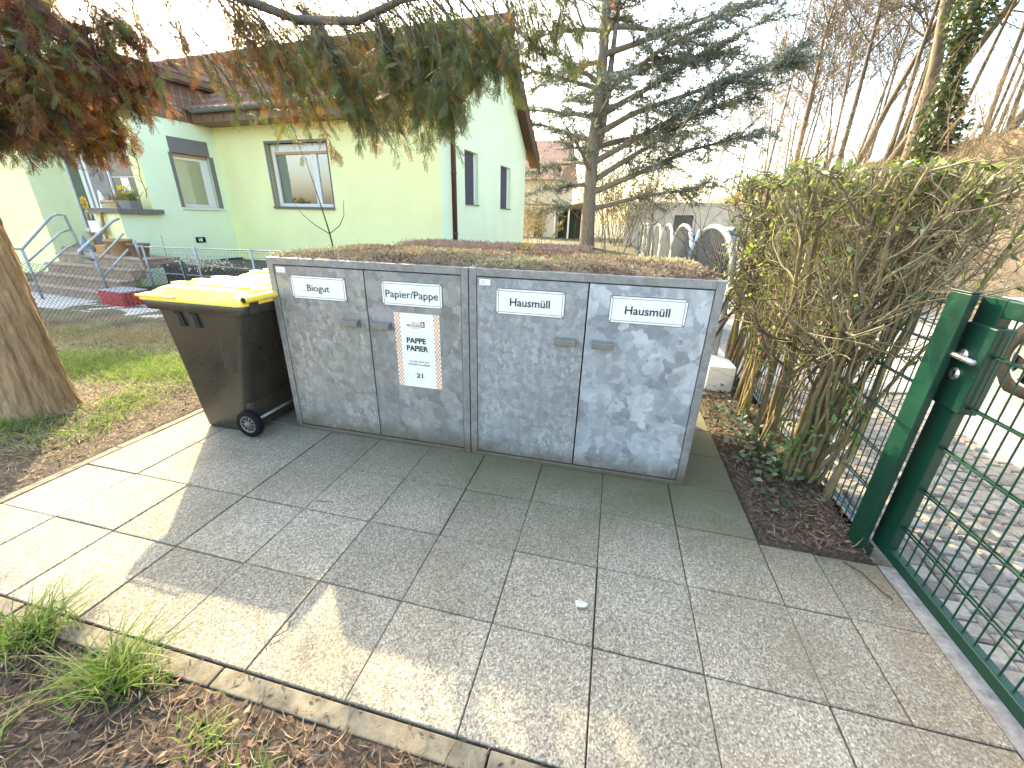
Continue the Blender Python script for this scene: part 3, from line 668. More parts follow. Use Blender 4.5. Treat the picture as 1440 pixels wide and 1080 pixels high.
rail('handrail', 'grey steel handrail on the right of the steps with a looped lower end', [([(x, -3.68, .72), (x, -3.82, .78), (x, -3.84, .85), (x, -3.78, .90), (x, -3.25, 1.32), (x, -3.15, 1.36)], .022), ([(x, -3.68, .66), (x, -3.15, 1.12)], .016), ([(x, -3.65, .42), (x, -3.15, .86)], .016)], [((x, -3.62, .15), (x, -3.68, .88)), ((x, -3.0, .68), (x, -3.02, 1.0))])
# wooden rack on the landing
o = thing('wooden_rack', 'worn brown wooden rack beside the entrance parapet', 'rack', HW(-6.75, -2.48, .68), HR)
m = MB()
for xx in (-.32, .12): m.bar((xx, 0, 0), (xx, .06, .76), .05, .035)
for yy in (.0,): m.bar((-.34, .03, .36), (.14, .03, .36), .03, .03); m.bar((-.34, .06, .75), (.14, .06, .75), .03, .04)
m.build('frame', M_wood, o); m = MB(); m.box((-.24, -.02, .38), (.1, .0, .60)); m.build('paper', M_white, o)
o = tag(MB().box((-.13, -.1, 0), (.13, .1, .16)).build('wooden_box', simple('orange_wood', (.5, .24, .09), .7), None, bevel=.008, loc=HW(-6.45, -2.62, .681)), 'small orange brown box at the foot of the wooden rack', 'box')
m = MB(); m.tube([(0, 0, 0), (0, 0, .03), (0, 0, .20), (.02, 0, .30)], [.16, .13, .05, .02], 14); tag(m.build('watering_funnel', simple('blue_grey_plastic', (.2, .24, .28), .5), loc=HW(-7.15, -2.6, .681)), 'blue grey cone shaped vessel standing on the landing', 'vessel')
def pot(label, loc, r, h, mat, soil=True):
    o = thing('flower_pot', label, 'flower pot', loc); m = MB()
    m.loft([[(rr*math.cos(t), rr*math.sin(t), z) for t in np.linspace(0, 2*math.pi, 20, False)] for rr, z in ((r*.72, 0), (r, h*.85), (r*1.08, h*.86), (r*1.08, h), (r*.95, h), (r*.93, h*.9))], 0, True, True); m.build('body', mat, o)
    m = MB(); m.tube([(0, 0, h*.86), (0, 0, h*.92)], r*.92, 16); m.build('soil', M_joint, o); return o
pot('terracotta pot on the landing beside the right handrail', HW(-5.75, -2.75, .681), .2, .3, M_terra)
pot('darker brown pot standing behind the right handrail', HW(-5.28, -2.7, .681), .16, .24, simple('dark_pot', (.2, .13, .09), .8))
# planter with daffodils, wooden trough, bottles on the cap
o = thing('daffodil_planter', 'grey planter of yellow daffodils and reddish stems on the stone cap', 'planter', HW(-6.22, -2.1, 1.521), HR)
m = MB(); m.loft([rrect(-.17, .17, -.09, .09, .03, 0), rrect(-.2, .2, -.11, .11, .03, .15)], 0); m.build('trough', simple('grey_planter', (.22, .2, .2), .7), o)
P = np.stack([rng.uniform(-.17, .17, 130), rng.uniform(-.08, .08, 130), np.full(130, .14)], 1); D = rdir(130)*.38+[0, 0, 1]
V, F = blades(P, D, rng.uniform(.15, .36, 130), .016, .4); npmesh('leaves', V, F, leafmat('daffodil_leaf', [(.12, .2, .03), (.25, .3, .05), (.35, .16, .06), (.16, .26, .05)], .3), o)
n = 16; P = np.stack([rng.uniform(-.22, .1, n), rng.uniform(-.12, .1, n), rng.uniform(.28, .42, n)], 1); P = np.repeat(P, 6, 0); V, F = leafquads(P, rdir(6*n), .045, .03); npmesh('blossoms', V, F, leafmat('daffodil_flower', [(.85, .6, .03), (.85, .75, .1)], .2), o)
o = thing('wooden_trough', 'pale wooden trough with dried brown plants on the stone cap', 'planter', HW(-6.68, -2.1, 1.521), HR)
m = MB(); m.box((-.2, -.1, 0), (.2, .1, .11)); m.box((-.23, -.12, .112), (.18, .11, .15)); m.build('trough', simple('pale_wood', (.5, .38, .2), .8, var=.4), o)
P = np.stack([rng.uniform(-.15, .15, 60), rng.uniform(-.06, .06, 60), np.full(60, .13)], 1); V, F = blades(P, rdir(60)*.5+[0, 0, 1], rng.uniform(.1, .24, 60), .012, .3); npmesh('dried_stems', V, F, leafmat('dried_stem', [(.25, .1, .05), (.35, .2, .1)], .2), o)
for k, (dx, lab) in enumerate(((-.98+.1, 'white bottle with red band on the parapet cap'),)):
    o = thing('bottle', lab, 'bottle', HW(-6.96, -2.15, 1.521), HR); m = MB(); m.tube([(0, 0, 0), (0, 0, .2), (0, 0, .24), (0, 0, .3)], [.045, .045, .02, .018], 12); m.build('body', M_white, o); m = MB(); m.tube([(0, 0, .08), (0, 0, .14)], .0465, 12); m.build('band', M_redcrate, o)
m = MB(); m.loft([[(.06, -.02, 0), (.06, .02, 0), (-.06, .02, 0), (-.06, -.02, 0)], [(.01, -.01, .34), (.01, .01, .34), (-.01, .01, .34), (-.01, -.01, .34)]], 0, True, False); tag(m.build('garden_ornament', M_white, loc=HW(-7.06, -2.12, 1.521)), 'white pointed ornament at the left end of the stone cap', 'ornament')
# vine stem on the pillar
m = MB(); p = [HW(-6.22+.03*math.sin(k*1.7), -1.76, 1.75+.13*k) for k in range(9)]; m.tube(p, [.008]*9, 6)
for k in range(1, 9): m.tube([p[k], (p[k][0]+rng.uniform(-.12, .12), p[k][1]-.03, p[k][2]+rng.uniform(-.02, .1))], .005, 5)
tag(m.build('climbing_stem', M_wood), 'thin dry climbing stem on the yellow pillar edge', 'plant')
# crates on the path
o = thing('plastic_tray', 'red perforated plastic tray stack with grey lid beside the steps', 'tray', HW(-4.42, -3.62, .0), HR)
def tray(m, z):
    for k in range(9):
        for sx, ax in ((-.18, 0), (.18, 0)): m.box((-.29+k*.067, sx-.006, z), (-.29+k*.067+.04, sx+.006, z+.1))
    for k in range(6):
        for sx in (-.3, .3): m.box((sx-.006, -.18+k*.067, z), (sx+.006, -.18+k*.067+.04, z+.1))
    for zz in (z, z+.045, z+.09): 
        for s_ in (-1, 1): m.box((-.31, s_*.187-.004, zz), (.31, s_*.187+.004, zz+.018)); m.box((s_*.307-.004, -.18, zz), (s_*.307+.004, .18, zz+.018))
    m.box((-.29, -.17, z+.005), (.29, .17, z+.012))
m = MB(); tray(m, .01); tray(m, .13); m.build('tray', M_redcrate, o); m = MB(); m.box((-.3, -.18, .242), (.32, .2, .262)); m.build('lid', simple('grey_lid', (.3, .3, .32), .5), o, bevel=.005)
# garden path along the house, raised bed
m = MB(); m.box((-11, 2.62, -.05), (-2.5, 3.7, .022)); tag(m.build('path', M_path), kind='structure')
o = thing('raised_bed', 'long black plank raised bed below the mint wall', 'raised bed', HW(-4.66, -2.75), HR)
m = MB()
for k in range(3): m.box((0, 0, .2*k), (4.8, .04, .2*k+.195)); m.box((0, .0405, .2*k), (.04, 1.6, .2*k+.195))
m.build('planks', M_dkblk, o, bevel=.004); m = MB(); m.box((.0405, .0405, 0), (4.8, 1.6, .56)); m.build('soil', M_joint, o)
n = 420; P = np.stack([rng.normal(1.0, .3, n), rng.normal(.1, .14, n), rng.uniform(.55, .72, n)], 1); V, F = leafquads(P, rdir(n), .05, .03); npmesh('white_blossoms', V, F, leafmat('pale_blossom', [(.5, .48, .38), (.7, .68, .55), (.2, .22, .1)], .3), o)
# sapling in front of the yellow wall
o = thing('bare_sapling', 'thin forked leafless sapling in front of the yellow wall', 'sapling', (-.42, 3.0, 0))
m = MB(); m.tube([(0, 0, 0), (-.06, 0, 1.0), (-.1, 0, 1.3), (-.19, .0, 1.7), (-.30, .0, 2.15)], [.012, .011, .009, .006, .003], 6)
m.tube([(-.10, 0, 1.28), (-.3, 0, 1.38), (-.46, 0, 1.5), (-.55, 0, 1.62)], [.006, .005, .004, .002], 6); m.tube([(-.1, 0, 1.28), (.06, 0, 1.38), (.13, .02, 1.5), (.15, .02, 1.68)], [.006, .005, .004, .002], 6)
m.tube([(-.06, 0, 1.02), (.02, 0, 1.14)], .003, 5); m.tube([(-.06, 0, 1.02), (-.13, 0, 1.15)], .003, 5); m.build('stem', M_twig_b, o)

# ------------------------------------------------------------------ wire fences on the left
def FL(t): return (-4.687+t*.9745, 2.001+t*.2245)            # chain link line
o = thing('chain_link_fence', 'sagging grey chain link fence along the grass with a green slanting brace', 'fence')
m = MB(); t0, t1, Hf = -2.4, 4.6, .80; pitch = .062
k = t0-Hf
while k < t1:
    for s_ in (1, -1):
        a, b = k, k+Hf; za, zb = (0, Hf) if s_ > 0 else (Hf, 0)
        if a < t0: za += (t0-a)*(1 if s_ > 0 else -1); a = t0
        if b > t1: zb -= (b-t1)*(1 if s_ > 0 else -1); b = t1
        if b > a:
            nn = 3; pts = []
            for q in range(nn+1):
                tt = a+(b-a)*q/nn; zz = za+(zb-za)*q/nn; pts.append((*FL(tt), .02+zz*(1-.04*math.sin(tt*2.1))+.0))
            m.tube(pts, .0024, 3, 0, False)
    k += pitch
for z in (.80, .42): m.tube([(*FL(t), .02+z*(1-.04*math.sin(t*2.1))) for t in np.arange(t0, t1, .3)], .0022, 4, 0, False)
m.build('mesh', M_wire, o)
for t in (-2.3, 2.25, 4.5):
    m = MB(); a = FL(t); m.tube([(a[0], a[1]+.02, -.05), (a[0], a[1]+.02, .9)], .019, 10); m.build('post', M_green, o)
m = MB(); m.tube([(-3.68, 1.46, -.03), (-4.35, 1.74, .40), (-5.2, 2.1, .87)], .021, 10); m.build('brace', M_green, o)
o = thing('wire_mesh_fence', 'fine welded wire fence with galvanised posts in front of the raised bed', 'fence')
m = MB(); xs_ = np.arange(-5.0, .3, .065); yb_ = 3.95
for x in xs_: m.tube([(x, yb_, .02), (x, yb_, .9+.012*x+.02)], .0018, 3, 0, False)
for z in np.arange(.06, .93, .075): m.tube([(-5.0, yb_, z*.985-.01), (.3, yb_, z*1.02)], .0018, 3, 0, False)
m.build('mesh', M_wire, o); m = MB(); m.tube([(-5.2, yb_, .895), (.3, yb_, .965)], .012, 8); m.tube([(-5.2, yb_, .45), (.3, yb_, .47)], .009, 8); m.build('rail', M_steelgalv, o)
for x in (-5.08, -3.92, -2.76, -1.6, -.4):
    m = MB(); m.tube([(x, yb_-.015, 0), (x, yb_-.015, .90+.013*(x+5)+.02)], .017, 8); m.build('post', M_steelgalv, o)
# second planted shelter behind the cabinets
o = thing('planted_shelter', 'dark shelter with flowering planted roof behind the bin cabinets', 'shelter', (0, 3.72, 0))
m = MB(); m.box((.05, 0, 0), (2.74, 1.2, 1.05)); m.box((.02, -.02, 1.0), (2.77, 1.22, 1.085)); m.build('body', M_dkblk, o, bevel=.004)  # near-black body colour holds the shade on the shelter front
m = MB()
for x in np.arange(.05, 2.76, .055): m.tube([(x, -.05, .9), (x, -.05, 1.10)], .0016, 3, 0, False)
for z in (.95, 1.02, 1.095): m.tube([(.03, -.05, z), (2.76, -.05, z)], .0016, 3, 0, False)
m.build('edge_mesh', M_steelgalv, o)
n = 9000; P = np.stack([rng.uniform(.0, 2.78, n), rng.uniform(-.04, 1.22, n), 1.08+rng.uniform(0, .08, n)], 1); D = rdir(n); D[:, 2] = abs(D[:, 2])
V, F = leafquads(P, D, rng.uniform(.02, .06, n), rng.uniform(.008, .02, n)); s_ = npmesh('sedum', V, F, leafmat('pink_sedum', [(.26, .14, .12), (.4, .28, .22), (.34, .2, .17), (.3, .26, .08)], .3), o)
n = 520; P = np.stack([rng.uniform(.0, 1.7, n), rng.uniform(0, .6, n), np.full(n, 1.1)], 1); V, F = blades(P, rdir(n)*.5+[0, 0, 1], rng.uniform(.06, .15, n), .012, .2); npmesh('seed_stalks', V, F, leafmat('seed_stalk', [(.3, .16, .14), (.42, .3, .24)], .3), o)
n = 160; P = np.stack([rng.normal(1.9, .05, n), rng.normal(.15, .05, n), rng.uniform(1.10, 1.16, n)], 1); V, F = leafquads(P, rdir(n), .07, .035); npmesh('yellow_sedum', V, F, leafmat('yellow_moss', [(.3, .24, .03), (.4, .34, .06)], .3), o)
# ------------------------------------------------------------------ gate, green mesh fence, arched fence
def rods(m, y0, y1, x, zs, z0, z1, pitch=.057, r=.0034, rh=.0044):
    for y in np.arange(y0, y1, pitch): m.tube([(x, y, z0), (x, y, z1)], r, 6, 0, False)
    for z in zs:
        for dx in (-.0085, .0085): m.tube([(x+dx, y0-.03, z), (x+dx, y1+.0, z)], rh, 6, 0, True)
ZS = [.185, .404, .625, .835, 1.054]
g = thing('garden_gate', 'dark green metal bar gate with lever handle at the right edge', 'gate')
GX = 4.535; ZG = [.234, .445, .658, .860, 1.071]
m = MB(); m.box((GX, -.028, .056), (GX+.042, .085, 1.282)); m.box((GX+.001, -1.35, .056), (GX+.041, -.0285, .106)); m.box((GX+.001, -1.35, 1.216), (GX+.041, -.0285, 1.280)); m.box((GX, -1.42, .056), (GX+.042, -1.351, 1.282)); m.build('frame', M_green, g, bevel=.004, seg=3)
m = MB(); rods(m, -1.33, -.03, GX+.021, ZG, .1, 1.22, .0545); m.build('bars', M_green, g)
m = MB(); m.box((GX-.012, -.062, .828), (GX+.054, .086, 1.178)); lb = m.build('lock_box', M_green, g, bevel=.006)
x = GX-.012; hy = .028; hz = 1.05
m = MB(); m.tube([(x, hy, hz), (x-.009, hy, hz)], .025, 18); m.tube([(x-.008, hy, hz), (x-.036, hy, hz)], .0095, 10); m.tube([(x-.036, hy+.012, hz+.002), (x-.039, hy-.004, hz+.002), (x-.04, hy-.06, hz), (x-.038, hy-.105, hz-.002)], [.0105, .0105, .0105, .011], 12); m.build('lever_handle', simple('brushed_aluminium', (.62, .6, .55), .3, .85, var=.1), lb)
hz = .972
m = MB(); m.tube([(x, hy, hz), (x-.007, hy, hz)], .025, 18, 0); m.tube([(x-.0065, hy, hz+.007), (x-.0085, hy, hz+.007)], .007, 10, 1); m.box((x-.0085, hy-.0035, hz-.016), (x-.0065, hy+.0035, hz+.007), 1)
for s_ in (-1, 1): m.tube([(x-.006, hy+.015*s_, hz+.014*s_), (x-.0085, hy+.015*s_, hz+.014*s_)], .003, 8, 1)
m.build('keyhole_plate', [simple('steel_rosette', (.6, .59, .56), .35, .8, var=.1), M_dark], lb)
g = thing('gate_post', 'square dark green metal gate post between hedge and gate', 'post')
m = MB(); m.box((4.462, .032, -.05), (4.491, .142, 1.288)); m.build('post', M_green, g, bevel=.004); m = MB(); m.box((4.459, .029, 1.2885), (4.494, .145, 1.297)); m.build('cap', simple('black_cap', (.02, .03, .025), .5), g, bevel=.004)
m = MB(); m.box((4.4915, .036, -.02), (4.53, .12, .05)); m.build('stop_block', M_green, g, bevel=.004); m = MB(); m.box((4.42, -.01, -.06), (4.60, .19, -.008)); m.build('footing', M_kerb, g)
f = thing('bar_mesh_fence', 'green double bar mesh fence panel running behind the hedge', 'fence')
m = MB(); rods(m, .19, 2.42, 4.55, [.05, .25, .45, .65, .85, 1.05, 1.22], .0, 1.26, .052, .003, .004); m.build('panel', M_green, f)
m = MB(); m.box((4.53, 2.43, -.05), (4.57, 2.49, 1.3)); m.build('post', M_green, f)
M_pale = simple('white_painted_concrete', (.8, .79, .76), .85, var=.2, scale=4)
M_dkrail = simple('dark_fence_bar', (.09, .095, .10), .5, .2); M_greyrail = simple('grey_painted_steel', (.36, .38, .4), .5, .2, var=.15)
f = thing('arched_fence', 'grey bar fence with round arched tops on a low white wall along the road', 'fence')
m = MB(); m.box((4.12, 2.1, -.1), (4.36, 22.0, .26)); m.build('base_wall', M_pale, f, bevel=.01)
for k in range(8):
    y0 = 2.5+2.42*k; y1 = y0+2.3; yc = (y0+y1)/2; x = 4.24
    def top(y): return 1.02+.47*math.sqrt(max(0, 1-((y-yc)/((y1-y0)/2))**2))
    m = MB(); yy = np.linspace(y0, y1, 26); m.tube([(x, y, top(y)) for y in yy], .033, 6)
    m.tube([(x, y0, .26), (x, y0, 1.05)], .03, 6); m.tube([(x, y1, .26), (x, y1, 1.05)], .03, 6); m.tube([(x, y0, .36), (x, y1, .36)], .016, 6)
    for y in np.arange(y0+.085, y1-.04, .09): m.tube([(x, y, .26), (x, y, top(y))], .011, 5, 1, False)
    m.build('arched_panel', [M_greyrail, M_dkrail], f)
o = thing('utility_box', 'dark grey utility box with pale edges behind the arched fence', 'utility box', (4.42, 4.9, 0))
m = MB(); m.box((-.02, 0, 0), (.46, .3, 1.17)); m.build('body', simple('dark_grey_box', (.10, .10, .12), .6), o, bevel=.01); m = MB(); m.box((-.05, -.02, 1.171), (.49, .33, 1.21)); m.build('lid', M_pale, o)
m = MB(); m.box((.01, -.012, .1), (.43, -.001, 1.1)); m.build('door', simple('grey_box_door', (.13, .13, .15), .6), o, bevel=.004)

# ------------------------------------------------------------------ cars
M_carw = NT('white_car_paint'); M_carw.base((.42, .43, .44)); M_carw.rough(.25); M_carw.b.inputs['Coat Weight'].default_value = .6; M_carw = M_carw.m
M_car2 = NT('silver_car_paint'); M_car2.base((.55, .57, .58)); M_car2.rough(.22); M_car2.b.inputs['Metallic'].default_value = .3; M_car2.b.inputs['Coat Weight'].default_value = .6; M_car2 = M_car2.m
M_cglass = simple('car_glass', (.02, .035, .035), .05); M_alloy = simple('alloy_rim', (.22, .22, .22), .45, .3, var=.1)
M_plas = simple('black_trim', (.01, .01, .01), .7); M_plas.node_tree.nodes['Principled BSDF'].inputs['Specular IOR Level'].default_value = .15; M_lampr = simple('red_lamp', (.4, .02, .02), .2); M_lampw = simple('clear_lamp', (.6, .62, .62), .1)
def car(label, loc, rz, paint):
    """local: length along y (front at +y), left side at -x, origin on the ground"""
    root = thing('parked_car', label, 'car', loc, rz)
    st = [(-2.12, .62, .40, .72, .80), (-2.05, .74, .28, .86, .9), (-1.9, .82, .22, .92, .99), (-1.3, .88, .2, .93, 1.0), (0, .89, .2, .92, .98), (.9, .88, .2, .90, .96), (1.35, .86, .21, .84, .93), (1.85, .80, .24, .74, .82), (2.06, .70, .3, .62, .70), (2.12, .56, .38, .56, .62)]
    def sec(y, hw, zb, zs, zt): return [(-hw*.86, y, zb), (-hw*.98, y, zb+.1), (-hw, y, zs*.75), (-hw*.97, y, zs), (-hw*.86, y, zt), (hw*.86, y, zt), (hw*.97, y, zs), (hw, y, zs*.75), (hw*.98, y, zb+.1), (hw*.86, y, zb)]
    m = MB(); m.loft([sec(*s) for s in st], 0, True, True); bd = m.build('body', paint, root); sb = bd.modifiers.new('smooth', 'SUBSURF'); sb.levels = 1; sb.render_levels = 2
    gh = [(-1.98, .74, .98, 1.0), (-1.75, .70, .97, 1.28), (-1.2, .66, .97, 1.45), (-.3, .655, .95, 1.49), (.35, .65, .95, 1.43), (.8, .68, .94, 1.20), (1.3, .74, .92, .95)]
    m = MB(); m.loft([[(-hw-.12, y, zb), (-hw, y, zt-.06), (-hw+.1, y, zt), (hw-.1, y, zt), (hw, y, zt-.06), (hw+.12, y, zb)] for y, hw, zb, zt in gh], 0, True, True); m.build('windows', M_cglass, root)
    m = MB(); m.loft([[(-hw-.008, y, zt-.075), (-hw+.09, y, zt+.012), (hw-.09, y, zt+.012), (hw+.008, y, zt-.075), (hw-.1, y, zt-.02), (-hw+.1, y, zt-.02)] for y, hw, zb, zt in gh[1:5]], 0, True, True)
    for s_ in (-1, 1):
        for (ya, za, wa), (yb, zb, wb) in (((1.25, .95, .86), (.36, 1.41, .65)), ((-.25, .95, .775), (-.25, 1.45, .66)), ((-1.95, .98, .86), (-1.7, 1.28, .70)), ((-1.05, .95, .785), (-1.3, 1.42, .67))): m.bar((s_*(wa+.008), ya, za), (s_*(wb+.008), yb, zb), .07, .05)
    m.build('roof', paint, root)
    for y in (-1.32, 1.32):
        for s_ in (-1, 1):
            a = MB(); a.tube([(s_*.70, y, .33), (s_*.893, y, .33)], .37, 28); a.build('wheel_arch', M_plas, root)
            t_ = np.linspace(0, 2*math.pi, 32, False); m = MB()
            m.loft([[(s_*xx, y+rr*math.cos(t), .315+rr*math.sin(t)) for t in t_] for rr, xx in ((.21, .90), (.225, .915), (.29, .92), (.315, .90), (.315, .72), (.2, .72))], 0, False, True); wo = m.build('wheel', M_rubber, root)
            m = MB(); m.loft([[(s_*xx, y+rr*math.cos(t), .315+rr*math.sin(t)) for t in t_] for rr, xx in ((.222, .912), (.222, .86), (.205, .90), (.20, .918), (.218, .916))], 0, False, True)
            for k in range(5):
                an = 2*math.pi*k/5+.3; m.bar((s_*.905, y+.02*math.cos(an), .315+.02*math.sin(an)), (s_*.908, y+.21*math.cos(an), .315+.21*math.sin(an)), .02, .075)
            m.tube([(s_*.86, y, .315), (s_*.925, y, .315)], .05, 14); m.tube([(s_*.855, y, .315), (s_*.862, y, .315)], .205, 24, 1); m.build('rim', [M_alloy, M_plas], wo)
    for s_ in (-1, 1):
        m = MB(); m.cbox((s_*.66, 2.0, .66), (.26, .2, .12)); m.build('headlight', M_lampw, root, bevel=.03); m = MB(); m.cbox((s_*.70, -2.03, .82), (.22, .12, .16)); m.build('tail_light', M_lampr, root, bevel=.02)
        m = MB(); m.cbox((s_*.98, .72, .99), (.2, .1, .13)); m.build('mirror', paint, root, bevel=.03)
        m = MB(); m.bar((s_*.902, -.1, .80), (s_*.902, .06, .80), .02, .03); m.bar((s_*.902, -1.0, .82), (s_*.902, -.86, .82), .02, .03); m.build('door_handle', paint, root)
    m = MB(); m.box((-.26, -2.16, .5), (.26, -2.13, .62)); m.build('number_plate', M_white, root); return root
car('pale silver car beyond the gate, its alloy wheel seen through the bars', (8.39, 1.3, -.04), 0, M_carw).scale = (1.25, 1.25, 1.22)
car('white car parked far behind the arched fence, windscreen in view', (6.1, 10.2, -.04), R(180), M_car2)

# ------------------------------------------------------------------ buildings in the distance
o = thing('garage', 'long low white garage with a dark grey door behind the arched fence', 'garage', (4.6, 20.5, 0), R(-4))
m = MB(); wall_open(m, -1.1, 6.5, 0, 2.35, 0, .25, [(1.15, 2.0, 0, 1.9)]); m.box((-1.1, .251, 0), (-.85, 5, 2.35)); m.build('wall', M_pale, o); m = MB(); m.box((1.15, .1, 0), (2.0, .15, 1.9)); m.build('door', simple('dark_grey_door', (.16, .165, .17), .6), o)
m = MB(); m.box((-1.2, -.1, 2.351), (6.6, 5.2, 2.45)); m.build('roof', M_pale, o)
o = thing('distant_house', 'cream distant house with brown roof behind the cedar', 'house', (-5.5, 27, 0), R(-4))
m = MB(); m.box((0, 0, .0), (4.6, 6, 3.9), 0); m.box((-.0, -.03, 2.4), (4.62, -.005, 2.5), 1); m.build('wall', [simple('cream_render', (.62, .56, .44), .9), M_brown], o)
m = MB(); m.prism([(-.5, 3.901), (6.5, 3.901), (3, 6.6)], 'x', -.3, 4.9); m.build('roof', M_tile, o)
m = MB(); m.box((3.2, -.05, .0), (3.75, -.031, 2.1)); m.build('door', M_brown_d, o); m = MB(); m.box((1.0, -.05, 1.0), (2.0, -.031, 2.0)); m.build('window', M_cglass, o)
o = thing('porch_shed', 'small dark fronted porch with white posts beside the cream house', 'porch', (-1.0, 26, 0), R(-4))
m = MB(); m.box((0, 0, 2.2), (2.0, 2, 2.4)); m.build('roof', M_brown_d, o); m = MB(); m.box((.1, 1.5, 0), (1.9, 1.6, 2.199)); m.build('back', M_room, o)
for x in (.12, 1.0, 1.85):
    m = MB(); m.box((x, .02, 0), (x+.1, .12, 2.199)); m.build('post', M_white, o)
o = thing('garden_kerb', 'pale concrete strip along the garden edge', 'path')
bpy.data.objects.remove(o)
m = MB(); m.box((3.55, 5.5, -.02), (4.1, 22, .06)); tag(m.build('side_path', M_path), kind='structure')

# ------------------------------------------------------------------ trees
class Tree:
    def __init__(s): s.V = []; s.F = []; s.n = 0; s.tips = []; s.segs = []
    def tube(s, pts, rad, n):
        v, f = tube_np(pts, rad, n); s.V += v; s.F += [tuple(i+s.n for i in q) for q in f]; s.n += len(v)
    def mesh(s, name, mat, parent, loc=None):
        return npmesh(name, s.V, s.F, mat, parent, smooth=True, loc=loc)
def wander(p, d, L, n, wob, up=0.):
    pts = [np.array(p, float)]; d = unit(np.array(d, float))
    for i in range(n):
        d = unit(d+rng.normal(size=3)*wob+np.array([0, 0, up])); pts.append(pts[-1]+d*L/n)
    return pts
def bare(t, p, d, L, r, lev, maxlev, wob=.12, up=.04, ang=(25, 50), kids=(5, 8), first=.25, minr=.004):
    n = max(3, int(5-lev*.6)); pts = wander(p, d, L, n, wob, up); rad = np.linspace(r, max(minr, r*.28), n+1)
    t.tube(pts, rad, (9, 6, 4, 3, 3)[min(lev, 4)]); t.segs.append((pts, rad, lev))
    if lev >= maxlev: return
    for k in range(rng.integers(*kids)):
        u_ = first+(1-first)*(k+rng.uniform(.1, .9))/kids[1] if k else 1.
        u_ = min(u_, 1); i = min(int(u_*n), n-1); fr = u_*n-i; q = pts[i]*(1-fr)+pts[i+1]*fr; dd = unit(pts[i+1]-pts[i])
        a = R(rng.uniform(*ang))*(.5 if k == 0 else 1); ax = unit(np.cross(dd, rdir(1)[0])); nd = dd*math.cos(a)+ax*math.sin(a)
        bare(t, q, nd, L*rng.uniform(.42, .66), max(minr, np.interp(u_, [0, 1], [r, r*.3])*rng.uniform(.5, .75)), lev+1, maxlev, wob*1.15, up, ang, kids, .15, minr)
def bare_tree(name, label, cat, loc, lean, H, r, mat, maxlev=3, kids=(5, 8), group=None, first=.35, ang=(25, 50), fork=None):
    o = thing(name, label, cat, loc, 0, group); t = Tree(); trunk = wander((0, 0, -.2), lean, H, 9, .035, .015); rad = np.linspace(r, r*.22, 10); rad[0] *= 1.25
    t.tube(trunk, rad, 10); t.mesh('trunk', mat, o); b = Tree()
    for k in range(kids[1]*2+4):
        u_ = first+(1-first)*(k+rng.random())/(kids[1]*2+4); u_ = min(u_, .999); i = int(u_*9); fr = u_*9-i; q = trunk[i]*(1-fr)+trunk[i+1]*fr
        az = k*2.4+rng.uniform(-.5, .5); el = R(rng.uniform(25, 60)); nd = np.array([math.cos(az)*math.cos(el), math.sin(az)*math.cos(el), math.sin(el)])
        bare(b, q, nd, H*rng.uniform(.2, .38)*(1.15-u_*.6), r*(1-u_*.75)*rng.uniform(.3, .55), 1, maxlev, .13, .05, ang, kids, .15, .009)
    b.mesh('branches', mat, o); return o, trunk, b
BT = [  # y on crest, lean, height, radius, material, label
    (25.5, (.0, .12, 1), 10.5, .13, M_bark_t, 'forked pale tan bare tree, leftmost of the tall trunks on the bank'),
    (20.6, (.0, .10, 1), 13, .10, M_bark_d, 'straight slender dark bare tree just left of the thick grey trunk'),
    (15.6, (.0, .06, 1), 13, .19, M_bark_t, 'thick pale grey bare trunk standing upright on the bank'),
    (17.0, (.1, .10, 1), 11, .08, M_bark_d, 'thin dark bare tree close behind the thick grey trunk'),
    (16.9, (.27, -.12, 1), 11, .14, M_bark_t, 'tan bare tree leaning to the right on the bank'),
    (12.3, (.25, -.1, 1), 9, .09, M_bark_d, 'slim bare tree with wavy branches right of the ivy covered trunk'),
    (11.4, (.32, .0, 1), 10, .14, M_bark_t, 'stout bare tree leaning out at the right edge above the hedge'),
    (19.3, (.18, -.1, 1), 11, .11, M_bark_t, 'slanting bare trunk left of centre on the bank'),
]
for (y, ln, H, r, mt, lab) in BT: bare_tree('bare_tree', lab, 'tree', (12.1, y, bank_z(12.1, y)), ln, H, r*1.02, mt, 3, (6, 9), 'bare trees on the embankment')
# ivy tree
o, tr, b = bare_tree('ivy_tree', 'bare tree thickly wrapped in green ivy on the embankment', 'tree', (12.0, 14.3, bank_z(12, 14.3)), (.05, .02, 1), 11, .16, M_bark_d, 3, (5, 8))
n = 5200; u_ = rng.random(n)*.62*9; i = u_.astype(int); T_ = np.array(tr); q = T_[i]+(T_[i+1]-T_[i])*(u_-i)[:, None]; off = rdir(n)*[1, 1, .6]; rr = (.22+.28*rng.random(n)**1.6)*(1+.5*np.sin(u_*2.3))
P = q+off*rr[:, None]; V, F = leafquads(P, rdir(n)+off*.4, rng.uniform(.09, .17, n), rng.uniform(.07, .13, n)); npmesh('ivy_leaves', V, F, leafmat('ivy_leaf', [(.025, .05, .012), (.05, .085, .02), (.10, .13, .04), (.15, .15, .06)], .2, .35), o)
